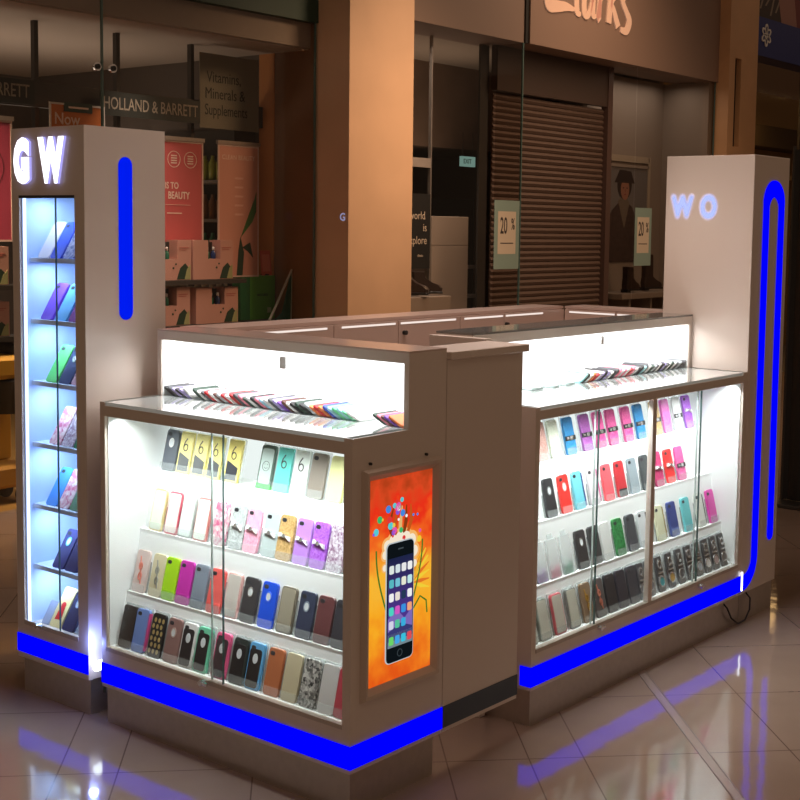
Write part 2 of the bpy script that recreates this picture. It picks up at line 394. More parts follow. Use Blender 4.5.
PKBORD = pm('pale_border', (.66, .50, .44), .6)
def circles(mb, w, h):
    for cx in (.02, .30):
        mb.ring(cx*w, h*.865, .058, .054, -.002, 0, CREAMT, 24)
        for k in range(4): mb.box(cx*w-.026, cx*w+.026, -.002, 0, h*.865-.03+k*.017, h*.865-.022+k*.017, CREAMT)
    mb.box(-.3*w, .3*w, -.002, 0, h*.50, h*.503, CREAMT); mb.box(-.1*w, .15*w, -.002, 0, h*.43, h*.438, CREAMT)
text_panel('poster', 'coral red hanging poster reading beauty behind the left tower', 'poster', -4.8, 3.06, 3.59, 1.45, 2.33, RED,
           [('IS TO', -.02, .63, .045, CREAMT, .8, .02), ('BEAUTY', .10, .55, .05, CREAMT, .75, .02)], PKBORD, True, extra=circles)
LEAF = pm('leaf_green', (.05, .16, .04), .5); DLEAF = pm('leaf_dark', (.02, .05, .03), .5)
def sprig(mb, w, h):
    for k in range(5):
        mb.box(-.10*w, .12*w, -.002, 0, h*(.75-.07*k), h*(.765-.07*k), pm('faint_print', (.72, .42, .35), .6))
    mb.prism([(.42*w, h*.60), (.47*w, h*.66), (.46*w, h*.50), (.36*w, h*.42), (.06*w, h*.30), (.20*w, h*.42)], -.003, 0, LEAF, 'Y')
    mb.prism([(.05*w, h*.30), (.14*w, h*.18), (.10*w, 0), (-.05*w, 0), (0, h*.2)], -.003, 0, DLEAF, 'Y')
    mb.prism([(.10*w, h*.22), (.30*w, h*.26), (.38*w, h*.14), (.24*w, h*.19)], -.003, 0, DLEAF, 'Y')
text_panel('poster', 'blush pink hanging poster with a dark leaf sprig', 'poster', -4.8, 3.755, 4.135, 1.38, 2.33, PINK,
           [('CLEAN BEAUTY', 0, .90, .034, CREAMT, .95, 0)], PKBORD, True, extra=sprig)
def swirl(mb, w, h):
    for k in range(4): mb.ring(.12*w, h*.62, .05+.035*k, .043+.035*k, -.002, 0, pm('dark_crimson', (.16, .02, .04), .6), 20)
text_panel('poster', 'crimson hanging poster at the far left with dark scribbles', 'poster', -4.8, 1.50, 2.03, 1.64, 2.37, pm('crimson_print', (.40, .05, .10), .6), [], PKBORD, True, extra=swirl)
text_panel('poster', 'orange poster reading Now in a white border above the tower', 'poster', -4.8, 2.33, 2.735, 2.10, 2.515, pm('orange_print', (.55, .16, .03), .6),
           [('Now', -.2, .70, .075, CREAMT, .9, .01)], pm('white_border', (.7, .66, .6), .6), False,
           extra=lambda mb, w, h: mb.box(-.26*w, .28*w, -.006, 0, h*.90, h*1.05, DGREEN).box(-.18*w, .2*w, -.008, -.006, h*.955, h*.985, CREAMT))
GOLDT = pm('old_gold_letters', (.30, .26, .20), .5)
SIGNB = pm('sign_black_green', (.020, .026, .022), .5)
text_panel('hanging_sign', 'dark hanging sign board lettered Holland and Barrett above the coral poster', 'sign', -4.85, 2.75, 3.62, 2.48, 2.64, SIGNB,
           [('HOLLAND & BARRETT', 0, .28, .082, GOLDT, .70, .006)])
text_panel('hanging_sign', 'dark hanging sign board whose end letters RRETT show at the far left', 'sign', -4.85, 1.38, 2.245, 2.50, 2.655, SIGNB,
           [('HOLLAND & BARRETT', -.02, .28, .082, GOLDT, .70, .006)])
text_panel('hanging_banner', 'dim banner reading Vitamins, Minerals and Supplements by the wood panel', 'banner', -4.9, 3.66, 4.24, 2.46, 3.0, pm('banner_olive', (.20, .19, .14), .6),
           [('Vitamins,', -.10, .62, .08, SIGNB, .8, 0), ('Minerals &', -.08, .40, .08, SIGNB, .8, 0), ('Supplements', -.06, .18, .08, SIGNB, .72, 0)])
struct('trim_2', MB().box(-5.0, -4.95, -1, 4.33, 2.50, 2.66, METALF), 'dark beam behind the hanging signs', 'beam')
for k, y in enumerate((2.35, 3.0, 3.66)):
    struct('trim_%d' % (3+k), MB().box(-5.02, -4.98, y-.015, y+.015, 1.3, 3.06, METALF), ('first', 'second', 'third')[k]+' thin dark upright from the left behind the hanging signs', 'upright')
# window deck shelves
DECK = pm('dark_deck', (.04, .035, .03), .5)
def shelf_rack():
    r = root('window_shelf', 'dark two-tier shelf behind the window holding pink stands', 'shelf', (-4.7, 3.2, 0))
    for z in (1.363, 1.045): rel(r).box(-4.79, -4.62, 1.4, 3.86, z-.03, z, DECK).build('shelf_board', r)
    for y in (1.42, 2.9, 3.84): rel(r).box(-4.79, -4.77, y-.015, y+.015, 0, 1.333, METALF).build('upright', r)
    r2 = root('window_deck', 'low dark plinth standing in the window under the green box', 'plinth', (-4.8, 4.1, 0))
    rel(r2).box(-5.0, -4.62, 3.97, 4.33, 0, 1.04, DECK).box(-5.0, -4.60, 3.96, 4.335, 1.0, 1.042, DECK).build('block', r2)
shelf_rack()
STANDP = pm('stand_pink', (.55, .30, .24), .55)
def gift_stand(y0, y1, z0, z1, label, bottles=2):
    r = root('cosmetic_stand', label, 'cosmetic stand', (-4.66, (y0+y1)/2, z0), 0, 'pink cosmetic stands in the left shop window')
    w = y1-y0; h = z1-z0; n0, n1 = w*-.13, w*.18
    mb = MB(FX).prism([(-w/2, 0), (w/2, 0), (w/2, h), (n1, h), (n1, h*.52), (n0, h*.52), (n0, h), (-w/2, h)], 0, .12, STANDP, 'Y')
    mb.box(n0, n1, .09, .12, h*.52, h*.95, DECK)
    mb.prism([(w*.16, 0.004), (w*.46, 0.004), (w*.44, h*.30), (w*.36, h*.42), (w*.24, h*.30)], -.002, 0, DLEAF, 'Y')
    mb.prism([(w*.34, .004), (w*.48, .004), (w*.48, h*.38), (w*.40, h*.28)], -.003, -.0, pm('leaf_pale', (.35, .36, .16), .5), 'Y')
    mb.box(w*.22, w*.44, -.002, 0, h*.80, h*.82, pm('coral_ink', (.42, .12, .1), .5)).box(w*.22, w*.40, -.002, 0, h*.75, h*.765, pm('coral_ink', (.42, .12, .1), .5))
    mb.disc(-.02*w+w*.1, h*.3, .008, -.002, 0, DLEAF, 8).disc(w*.14, h*.4, .007, -.002, 0, DLEAF, 8)
    mb.build('card_stand', r)
    for k in range(bottles):
        c = n0+(n1-n0)*(k+.5)/bottles
        b = root('cosmetic_bottle', '%s capped bottle in the %s' % (('left', 'right')[k], label.replace('pink card stand', 'stand')), 'bottle', (-4.66-.045, (y0+y1)/2+c, z0+h*.52), 0, 'little bottles in the pink stands')
        mats = (pm('bottle_green', (.02, .13, .08), .25), pm('bottle_navy', (.02, .04, .14), .25))[k % 2]
        prof = [(.0, 0), (.017, 0), (.018, .005), (.018, .045), (.008, .055), (.008, .06)]
        lathe(prof, mats).build('glass_body', b, True)
        lathe([(0, .06), (.009, .06), (.009, .082), (.006, .086), (0, .086)], WHITE).build('cap', b, True)
def lathe(prof, m, n=14, M=None):
    mb = MB(M); vs = []; fs = []
    for (r_, z) in prof:
        for i in range(n): a = 2*PI*i/n; vs.append((r_*math.cos(a), r_*math.sin(a), z))
    for q in range(len(prof)-1):
        for i in range(n): fs.append([q*n+i, q*n+(i+1) % n, (q+1)*n+(i+1) % n, (q+1)*n+i])
    return mb.add(vs, fs, m)
gift_stand(2.99, 3.370, 1.365, 1.644, 'pink card stand on the top shelf touching the left tower', 1)
gift_stand(3.389, 3.763, 1.365, 1.644, 'pink card stand on the top shelf under the blush poster', 2)
gift_stand(2.99, 3.359, 1.047, 1.315, 'pink card stand on the lower shelf touching the left tower', 1)
gift_stand(3.414, 3.812, 1.047, 1.305, 'pink card stand on the lower shelf beside the green box', 2)
gift_stand(1.52, 1.915, 1.365, 1.60, 'pink card stand on the top shelf at the far left edge', 2)
gift_stand(1.52, 1.915, 1.047, 1.26, 'pink card stand on the lower shelf at the far left edge', 1)
r = root('gift_box', 'bright green carton with darker green side beside the pink stands', 'box', (-4.8, 4.14, 1.043))
rel(r).box(-4.94, -4.8, 4.06, 4.32, 1.043, 1.373, pm('lime_carton', (.10, .36, .05), .45)).build('carton', r)
rel(r).box(-4.94, -4.798, 3.965, 4.059, 1.043, 1.373, pm('dark_green_carton', (.02, .14, .05), .45)).build('dark_side', r)
MB(Matrix.Translation(Vector((-4.8, 4.19, 1.22))-Vector(r.location)) @ FX).box(.05, .09, -.002, 0, -.13, -.09, pm('pale_green', (.45, .6, .35), .5)).build('square_mark', r)
MB(Matrix.Translation(Vector((-4.8, 4.19, 1.22))-Vector(r.location)) @ FX).text('NATURES', .018, DGREEN, 0, 0, -.001, .001, .01).build('lettering', r)
r = root('price_card', 'small coral red card standing on the green carton', 'card', (-4.8, 4.236, 1.376))
MB(FX @ Matrix.Rotation(-.12, 4, 'X')).box(-.052, .052, 0, .004, 0, .19, pm('coral_card', (.60, .13, .09), .5)).box(-.04, .04, -.001, 0, .03, .16, pm('coral_card2', (.70, .22, .15), .5)).build('card_sheet', r)
MB(FX).box(-.02, .02, 0, .05, 0, .01, BLACK).build('foot', r)
r = root('folding_sign', 'teal triangular folded board with pale edge by the wood panel', 'board', (-4.62, 4.25, .9))
# behind the pillar return: leaning board
MBt = MB(FX).prism([(-.02, .20), (.07, .50), (.06, .05), (-.20, .05), (-.16, .10)], 0, .012, pm('teal_board', (.02, .12, .10), .5), 'Y'); MBt.build('panel', r)
MB(FX).ribbon([(-.22, .04), (.075, .52), (.062, .04)], .014, -.004, .012, pm('board_edge', (.45, .48, .42), .5)).build('edge_strip', r)
MB(FX).box(-.22, .07, .0, .012, 0, .05, DECK).build('foot', r)
rel(r).box(-4.66, -4.58, 4.02, 4.32, 0, .95, DECK).build('stand', r)
# amber cleaning trolley at far left
def trolley():
    Y = pm('safety_yellow', (.60, .33, .03), .4); YD = pm('safety_yellow_dark', (.40, .20, .02), .5)
    r = root('cleaning_trolley', 'yellow plastic cleaning trolley with black bucket at the far left', 'trolley', (-4.72, 1.85, 0))
    rel(r).box(-4.86, -4.6, 1.68, 2.02, .10, .24, YD, .02).build('base', r)
    rel(r).box(-4.62, -4.59, 1.93, 2.03, .24, .70, Y, .01).box(-4.86, -4.83, 1.93, 2.03, .24, .70, Y, .01).build('side_panel', r)
    rel(r).box(-4.85, -4.6, 1.68, 2.0, .78, .93, Y, .03).build('tray', r)
    rel(r).box(-4.80, -4.62, 1.9, 2.0, .93, 1.0, BLACK, .02).build('handle', r)
    lathe([(0, 0), (.10, 0), (.12, .2), (.125, .2), (.125, .21), (.0, .21)], BLACK, 20, Matrix.Translation((0, .08, .56))).build('bucket', r, True)
    for dx in (-.1, .1):
        for dy in (-.12, .12): MB(Matrix.Translation((dx, dy, .05)) @ Matrix.Rotation(PI/2, 4, 'Z')).disc(0, 0, .05, -.015, .015, BLACK).build('wheel', r)
trolley()
# dark shelving with bottles at the back of the left shop
def gondola():
    r = root('shop_shelving', 'dark wall shelving with bottles seen between the two posters', 'shelving', (-5.6, 4.2, 0))
    rel(r).box(-6.3, -5.04, 4.32, 4.335, 0, 2.5, DECK).build('back_panel', r)
    zs = (1.20, 1.50, 1.80, 2.10)
    for z in zs: rel(r).box(-6.3, -5.04, 4.12, 4.32, z-.025, z, pm('shelf_edge_grey', (.22, .20, .18), .5)).build('shelf', r)
    for x in (-6.3, -5.055): rel(r).box(x, x+.015, 4.12, 4.32, 0, 2.5, DECK).build('side_panel', r)
    cols = [((.24, .22, .20), 'grey', 'lowest'), ((.02, .14, .06), 'dark green', 'second'), ((.20, .10, .05), 'brown', 'third'), ((.28, .32, .05), 'olive', 'top')]
    for z, (c, n, w_) in zip(zs, cols):
        me = lathe([(0, 0), (.033, 0), (.034, .13), (.015, .165), (.015, .19), (0, .19)], pm('far_bottle_'+n.replace(' ', '_'), c, .4), 10).mesh('bottle', True)
        for i in range(13):
            o = link('bottle', me); o.location = (-6.22+.088*i, 4.17, z+.0005)
            tag(o, '%s bottle in the row on the %s visible wall shelf between the posters' % (n, w_), 'bottle', '%s bottles on the wall shelf' % n)
gondola()

# shoe shop window contents ------------------------------------------------
TEALP = pm('muted_teal_print', (.26, .36, .32), .5); CREAMP = pm('cream_paper', (.66, .56, .44), .5); INK = pm('ink', (.05, .04, .04), .5)
def sale(y0, y1, z0, z1, label):
    text_panel('sale_poster', label, 'poster', -4.38, y0, y1, z0, z1, TEALP, [('20', -.13, .52, .145, INK, .52, .01), ('%', .24, .58, .10, INK, .55, .01)], th=.004, group='20% posters on the shoe shop glass',
               extra=lambda mb, w, h: mb.box(-.36*w, .36*w, -.0005, 0, .22*h, .84*h, CREAMP).box(-.26*w, .26*w, -.001, 0, .37*h, .385*h, INK))
sale(6.575, 6.95, 1.40, 2.01, 'teal sale poster reading 20% on the window left of the shutter')
sale(8.99, 9.325, 1.40, 1.995, 'teal sale poster reading 20% on the window right of the shutter')
BLKP = pm('black_print', (.012, .012, .012), .5)
text_panel('poster', 'black poster with white words beside the stone pillar', 'poster', -4.78, 5.80, 6.17, 1.40, 2.05, BLKP,
           [('world', .02, .66, .07, CREAMP, .9, 0), ('is', .30, .50, .07, CREAMP, .9, 0), ('explore', .0, .33, .07, CREAMP, .9, 0), ('shoes', .14, .16, .025, CREAMP, .9, 0)], None, False)
struct('trim_7', MB().box(-4.83, -4.80, 6.19, 6.205, 0, 3.42, STEEL).box(-4.83, -4.8, 5.1, 6.19, 2.28, 2.36, GWALL), 'thin frame beside the black poster', 'frame')
r = root('display_plinth', 'tall pale cabinet standing inside the shoe shop window', 'display plinth', (-4.95, 6.48, 0))
rel(r).box(-5.2, -4.8, 6.215, 6.745, 0, 1.60, GWALL, .004).build('lower_block', r)
rel(r).box(-5.2, -4.8, 6.215, 6.745, 1.603, 1.86, GWALL, .004).build('upper_block', r)
r = root('display_table', 'low pale shelf block carrying shoes behind the window', 'display block', (-4.75, 6.0, 0))
rel(r).box(-5.0, -4.55, 5.55, 6.19, 0, 1.17, GWALL, .004).build('block', r)
def boot(x, y, z, h, label, rz=PI/2, s=1):
    r = root('boot' if h > .2 else 'shoe', label, 'boot' if h > .2 else 'shoe', (x, y, z), rz)
    m = pm('dark_boot_leather', (.035, .02, .015), .4)
    mb = MB()
    # side profile in local x (toe +x) / z, lofted in y
    sec = []
    prof = [(-.11, 0, .035), (-.12, .05, .035), (-.11, .12, .032), (-.10, h, .04)]
    outline = [(-.12, 0), (.15, 0), (.155, .03), (.13, .055), (.06, .08), (.0, .12), (-.01, h), (-.115, h), (-.11, .12), (-.125, .05)]
    vs = []; fs = []; n = len(outline)
    for (yy, k) in ((-.042, .86), (-.03, 1), (.03, 1), (.042, .86)):
        for (a, b) in outline: vs.append(((a+.0)*k, yy, b*(1 if k == 1 else .97)+(0 if k == 1 else .002)))
    fs = [list(range(n)), list(range(4*n-1, 3*n-1, -1))]
    for q in range(3):
        for i in range(n): fs.append([q*n+i, q*n+(i+1) % n, (q+1)*n+(i+1) % n, (q+1)*n+i])
    mb.add(vs, fs, m).build('upper', r)
    MB().box(-.125, .155, -.045, .045, -.018, 0, BLACK, .004).build('sole', r)
    MB().box(-.125, -.06, -.042, .042, -.035, -.018, BLACK).build('heel', r)
    for k in range(3): MB().tube([(.0-.004*k, -.025, .115+.03*k if h > .2 else .09+.012*k), (.01, 0, .125+.03*k if h > .2 else .098+.012*k), (.0-.004*k, .025, .115+.03*k if h > .2 else .09+.012*k)], .003, GOLDT, 5).build('lace', r)
boot(-4.72, 6.03, 1.207, .17, 'dark ankle shoe on the pale block near the black poster', .9)
boot(-4.66, 5.78, 1.207, .13, 'low dark shoe half hidden by the stone pillar', .5)
boot(-4.72, 9.50, 1.135, .24, 'slim black boot beneath the portrait poster', PI*.5)
boot(-4.72, 9.93, 1.145, .36, 'tall dark boot in the right shoe window near the tower', PI*.42)
r = root('shoe_bench', 'pale bench holding the boots in the right shoe window', 'bench', (-4.75, 9.7, 0))
rel(r).box(-4.98, -4.55, 9.06, 10.5, 1.04, 1.10, GWALL, .004).build('top', r)
for y in (9.3, 9.75, 10.2): rel(r).box(-4.9, -4.6, y-.02, y+.02, 0, 1.04, GWALL).build('support', r)
def portrait():
    r = root('portrait_poster', 'large photo poster of a person in a dark coat and hat', 'poster', (-4.985, 9.78, 1.42))
    w, h = .98, 1.03
    mb = MB(FX); C1 = pm('poster_dusk', (.17, .16, .16), .6); SK = pm('poster_skin', (.32, .15, .10), .6); HR = pm('poster_hair', (.03, .02, .018), .6)
    CO = pm('poster_coat', (.055, .035, .03), .6, noise=.6, nscale=18); SC = pm('poster_scarf', (.16, .13, .10), .6)
    mb.box(-.48, .48, 0, .01, 0, h, C1)
    mb.prism([(.18, .35), (.46, .42), (.46, .24), (.18, .2)], -.0006, 0, pm('poster_hills', (.26, .15, .12), .6), 'Y')
    mb.prism([(-.44, 0), (.28, 0), (.30, .22), (.26, .46), (.16, .60), (.04, .66), (-.10, .66), (-.26, .56), (-.38, .40), (-.42, .2)], -.001, 0, CO, 'Y')
    mb.prism([(-.14, .66), (.0, .36), (.10, .64), (.05, .70), (-.08, .70)], -.0014, 0, SC, 'Y')
    mb.disc(-.01, .84, .16, -.0016, 0, HR, 22, .95, 1.0)
    mb.disc(.0, .79, .105, -.002, 0, SK, 22, .85, 1.1)
    mb.prism([(-.22, .86), (.20, .86), (.12, .99), (-.12, 1.0)], -.0024, 0, HR, 'Y')
    for ex in (-.035, .04): mb.disc(ex, .805, .010, -.0028, 0, HR, 10, 1.4, .7)
    mb.prism([(.0, .80), (.012, .765), (-.006, .763)], -.0028, 0, pm('poster_shade', (.20, .08, .06), .6), 'Y')
    mb.disc(.003, .735, .02, -.0028, 0, pm('poster_lip', (.24, .05, .05), .6), 12, 1, .35)
    mb.build('printed_photo', r)
    MB(FX).box(-.50, .50, -.01, .008, h, h+.03, GWALL).box(-.50, .50, -.01, .008, h+.06, h+.13, pm('pale_frame', (.42, .36, .28), .5)).box(.48, .53, -.01, .008, 0, h+.13, pm('pale_frame', (.42, .36, .28), .5)).build('frame', r)
portrait()
r = root('exit_sign', 'small lit green and white sign hanging in the shoe shop', 'sign', (-5.6, 7.765, 2.375))
MB(FX).box(-.11, .11, 0, .03, 0, .10, em('exit_glow', (.30, .52, .46), .55)).text('EXIT', .045, DGREEN, -.02, .03, -.001, .001, .01).build('lit_panel', r)
for x in (-.08, .08): MB(FX).tube([(x, .015, .1), (x, .015, .34)], .004, METALF, 6).build('hanger', r)
# dark tent-like mass behind and rack
r = root('clothes_rack', 'black shelving rack with two grey shelves behind the pale cabinet', 'shelving', (-5.5, 7.3, 0))
rel(r).box(-5.75, -5.7, 5.9, 8.0, 0, 2.05, BLKP).build('back_panel', r)
for z in (1.36, 1.07): rel(r).box(-5.7, -5.4, 7.35, 7.75, z, z+.03, GWALL).build('shelf', r)
struct('trim_8', MB().box(-4.80, -4.78, 6.86, 6.99, 0, 3.42, pm('dark_post', (.05, .045, .04), .5)), 'dark post at the edge of the shutter recess', 'post')

# right hand shop -----------------------------------------------------------
struct('wall_fascia_navy', MB().box(-4.7, -4.40, 11.4, 18, 3.84, 4.29, pm('navy_fascia', (.02, .035, .20), .5)), 'navy blue fascia with a white emblem', 'fascia')
r = root('emblem', 'white knot shaped emblem on the navy fascia', 'emblem', (-4.398, 11.93, 4.09))
for k in range(6):
    a = k*PI/3
    MB(FX @ Matrix.Rotation(a, 4, 'Y')).ring(0, .075, .050, .028, -.01, 0, WHITE, 14, .8, 1.2).build('loop', r)
PICT = pm('mural_dark', (.06, .045, .04), .6)
r = root('mural', 'picture panel above the navy fascia with pale streaks and a pink stripe', 'picture', (-4.45, 12.8, 4.3))
mb = MB(FX).box(-1.4, 4, 0, .05, 0, .7, PICT)
for k in range(7): mb.prism([(-1.1+.14*k, .05+.05*(k % 3)), (-1.06+.14*k, .05+.05*(k % 3)), (-.96+.14*k, .25+.05*(k % 2)), (-1.0+.14*k, .25+.05*(k % 2))], -.002, 0, GWALL, 'Y')
mb.prism([(-.35, 0), (.1, 0), (-.1, .7), (-.6, .7)], -.003, 0, pm('mural_pink', (.38, .20, .17), .6), 'Y').prism([(.1, 0), (.3, 0), (.2, .7), (-.1, .7)], -.003, 0, pm('mural_maroon', (.20, .05, .05), .6), 'Y')
mb.build('printed_panel', r)
AMB = pm('amber_wall', (.34, .21, .08), .7)
struct('wall_amber', MB().box(-6.3, -6.2, 11.4, 20, 0, 3.84, AMB).box(-6.2, -5.8, 11.4, 20, 2.55, 2.62, pm('amber_light_shelf', (.40, .27, .14), .6)).box(-6.2, -5.8, 11.4, 20, 3.0, 3.3, pm('amber_dark', (.07, .045, .02), .7)), 'amber interior seen through the dark window', 'wall')
struct('trim_9', MB().box(-4.43, -4.40, 13.0, 13.03, 0, 3.84, METALF), 'thin mullion of the dark window', 'mullion')
struct('wall_far', MB().box(-9, 6, 20, 20.2, 0, 5, pm('far_wall', (.16, .10, .06), .7)), 'dim far end of the mall', 'wall')
# black drape stand on the right behind tower
r = root('banner_stand', 'tall black fabric screen standing behind the right tower', 'screen', (-.5, 5.2, 0))
mbk = MB(); n = 26; pts = []
for i in range(n+1): pts.append((-.49+1.0*i/n, .012*math.sin(i*1.7)))
pts2 = [(a, b+.02) for a, b in reversed(pts)]
mbk.prism(pts+pts2, .03, 2.29, BLKP, 'Z').build('fabric', r)
MB().box(-.5, .5, -.15, .17, 0, .025, METALF, .005).build('base', r)
for x in (-.49, .5): MB().tube([(x, .01, .02), (x, .01, 2.31)], .012, METALF).build('pole', r)
mb = MB()
for k, x in enumerate((-.13, -.06, .0, .06)): mb.box(x-.015, x+.015, -.02, -.012, 2.235, 2.285, CREAMP)

# ================================================================= KIOSK
ZT = 1.374; ZC = 1.14
def add_light(name, kind, loc, energy, color, size=None, sy=None, rot=None, target=None, spread=None):
    ld = bpy.data.lights.new(name, kind); ld.energy = energy; ld.color = color
    if kind == 'AREA':
        ld.shape = 'RECTANGLE' if sy else 'SQUARE'; ld.size = size
        if sy: ld.size_y = sy
        if spread: ld.spread = math.radians(spread)
    elif size: ld.shadow_soft_size = size
    o = bpy.data.objects.new(name, ld); COL.objects.link(o); o.location = loc
    if target: o.rotation_euler = (Vector(target)-Vector(loc)).to_track_quat('-Z', 'Y').to_euler()
    if rot: o.rotation_euler = rot
    return o
STEPS = [(.020, .278), (.085, .462), (.145, .675), (.200, .882)]
def step_profile():
    p = [(.020, .276)]
    for i, (y, z) in enumerate(STEPS):
        if i: p.append((y, z))
        ny = STEPS[i+1][0] if i < 3 else None
        p.append((y+.026, z))
        if ny: p.append((ny, STEPS[i+1][1]-.012))
    p += [(.30, .882), (.30, .276)]
    return p
def lock(parent, M):
    o = MB(M).disc(0, 0, .009, -.02, 0, CHROME, 12).box(-.008, .03, -.018, -.008, -.005, .005, CHROME, .001).build('lock', parent)
    return o
# ---- left front cabinet
def left_cabinet():
    r = root('display_cabinet', 'white lit display cabinet with blue band and a poster on its end', 'display cabinet', (-.6, .2, 0))
    x0, x1, D = -1.186, 0, .434
    b = rel(r)
    b.box(x0, -1.160, 0, D, .13, ZC, LAM).box(-.033, x1, 0, D, .13, ZC, LAM)           # ends
    b.box(x0, x0+.02, .2516, D, ZC, ZT, LAM).box(-.02, x1, .2516, D, ZC, ZT, LAM)
    b.box(-1.16, -.033, .0, .03, .13, .262, LAM).box(-1.16, -.033, 0, .02, 1.092, 1.128, LAM)
    b.box(-1.16, -.033, .41, D, .13, ZT, LAM)
    b.box(x0+.02, -.02, .2516, .27, 1.342, ZT, LAM)
    b.box(x0+.02, -.02, .27, .41, 1.355, ZT, LAM)
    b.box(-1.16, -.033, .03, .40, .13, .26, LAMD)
    b.build('carcass', r)
    rel(r).box(-1.175, -.012, .014, .405, 0, .13, STEEL).build('plinth', r)
    rel(r).box(x0, .004, -.004, 0, .145, .216, BLUE).box(0, .004, 0, .434, .145, .216, BLUE).build('light_band', r)
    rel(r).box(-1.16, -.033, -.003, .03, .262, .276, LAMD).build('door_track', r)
    rel(r).prism(step_profile(), -1.1595, -.0335, INNER, 'X').build('stepped_shelf', r)
    rel(r).box(-1.16, -.033, .30, .315, .276, 1.127, em('back_light_left', (.93, 1, .98), .95)).build('lit_back_panel', r)
    rel(r).box(-1.1598, -1.156, .012, .30, .276, 1.127, INNER).box(-.0368, -.0332, .02, .30, .276, 1.127, INNER).build('lining', r)
    rel(r).box(x0+.004, x1-.004, .004, .2516, 1.128, ZC, TOPGLASS).box(x0+.02, -.02, .2516, .41, 1.128, ZC, TOPGLASS).build('glass_top', r)
    rel(r).box(x0+.02, -.02, .404, .409, ZC, 1.355, WHITE_E).box(x0+.0202, x0+.023, .256, .404, ZC, 1.355, INNER).box(-.023, -.0202, .256, .404, ZC, 1.355, INNER).build('upper_light_panel', r)
    rel(r).box(x0, x1, .2516, D+.0, ZT, ZT+.006, pm('smoked_glass_top', (.60, .46, .40), .2, coat=.1)).build('upper_glass_top', r)
    rel(r).box(-.56, -.53, .249, .2515, 1.285, 1.325, WHITE, .001).build('latch', r)
    for a, c, y in ((-1.158, -.561, .003), (-.624, -.035, .011)):
        g = rel(r).box(a, c, y, y+.005, .277, 1.09, GLASS).build('glass_door', r)
        e = c if a < -1 else a
        rel(r).box(e-.0013, e+.0013, y-.001, y+.006, .277, 1.09, EDGE if a < -1 else EDGE2).build('edge_strip', g)
    lock(r, Matrix.Translation(Vector((-.644, -.004, .268))-Vector(r.location)))
    return r
left_cabinet()
# ---- right cabinet (built facing -y in local, turned to face +X)
def right_cabinet():
    r = root('display_cabinet', 'white lit display cabinet with four glass doors and blue band by the tower', 'display cabinet', (0, .935, 0), PI/2)
    L = 1.642; D = .45; c = r   # local x 0..L -> world y ; local y 0..D -> world -X
    b = MB()
    b.box(0, .027, 0, D, .13, ZC, LAM).box(L-.034, L, 0, D, .13, ZC, LAM)
    b.box(0, .024, .28, D, ZC, ZT, LAM).box(L-.026, L, .28, D, ZC, ZT, LAM)
    b.box(.027, L-.034, 0, .03, .13, .262, LAM).box(.027, L-.034, 0, .02, 1.095, 1.128, LAM)
    b.box(.027, L-.034, .43, D, .13, ZT, LAM).box(.024, L-.026, .28, .30, 1.338, ZT, LAM).box(.024, L-.026, .30, .43, 1.355, ZT, LAM)
    b.box(.812, .842, -.001, .02, .262, 1.096, LAM)
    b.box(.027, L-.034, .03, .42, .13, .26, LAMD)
    b.build('carcass', c)
    MB().box(.006, L, .006, .41, 0, .13, STEEL).build('plinth', c)
    MB().box(0, L+.02, -.004, 0, .145, .216, BLUE).box(-.004, 0, -.004, .045, .145, .216, BLUE).build('light_band', c)
    MB().box(.027, L-.034, -.003, .03, .262, .276, LAMD).build('door_track', c)
    MB().prism(step_profile(), .0275, L-.0345, INNER, 'X').build('stepped_shelf', c)
    MB().box(.028, L-.035, .30, .315, .276, 1.127, em('back_light_right', (.93, 1, .99), .95)).build('lit_back_panel', c)
    MB().box(.0272, .031, .012, .30, .276, 1.127, INNER).box(L-.038, L-.0342, .012, .30, .276, 1.127, INNER).build('lining', c)
    MB().box(.004, L-.002, .004, .28, 1.128, ZC, TOPGLASS).box(.024, L-.026, .28, .43, 1.128, ZC, TOPGLASS).build('glass_top', c)
    MB().box(.024, L-.026, .424, .429, ZC, 1.355, WHITE_E).box(.0242, .027, .285, .424, ZC, 1.355, INNER).box(L-.029, L-.0262, .285, .424, ZC, 1.355, INNER).build('upper_light_panel', c)
    MB().box(0, L, .28, D, ZT, ZT+.008, pm('smoked_glass_edge', (.20, .19, .18), .08, coat=.5)).build('upper_glass_top', c)
    MB().box(.86, .88, .277, .2799, 1.29, 1.325, WHITE, .001).build('latch', c)
    for a, e, y, s in ((.03, .42, .003, .42), (.408, .81, .011, .408), (.845, 1.226, .003, 1.226), (1.21, L-.036, .011, 1.21)):
        g = MB().box(a, e, y, y+.005, .277, 1.093, GLASS).build('glass_door', c)
        MB().box(s-.0014, s+.0014, y-.001, y+.006, .277, 1.093, EDGE if y < .005 else EDGE2).build('edge_strip', g)
    lock(c, Matrix.Translation((.434, -.004, .262))); lock(c, Matrix.Translation((1.235, -.004, .258)))
right_cabinet()
# ---- gate
def gate():
    r = root('counter_gate', 'plain brown-white flap gate between the two display cabinets', 'gate', (0, .64, 0))
    rel(r).box(-.022, 0, .438, .85, .13, 1.343, LAM, .001).build('panel', r)
    rel(r).box(-.16, .018, .436, .862, 1.343, 1.368, LAM, .002).build('top_flap', r)
    rel(r).box(0, .003, .438, .85, .145, .216, DARKBAND).build('unlit_band', r)
    rel(r).box(-.03, -.022, .45, .47, .3, .36, CHROME).box(-.03, -.022, .45, .47, 1.0, 1.06, CHROME).build('hinge', r)
    r = root('end_post', 'short brown end panel standing behind the flap gate', 'panel', (-.31, .9, 0))
    rel(r).box(-.45, -.19, .895, .925, .0, ZT-.004, LAM, .001).build('board', r)
    rel(r).box(-.44, -.20, .893, .895, .02, .12, STEEL).build('kick_plate', r)
gate()
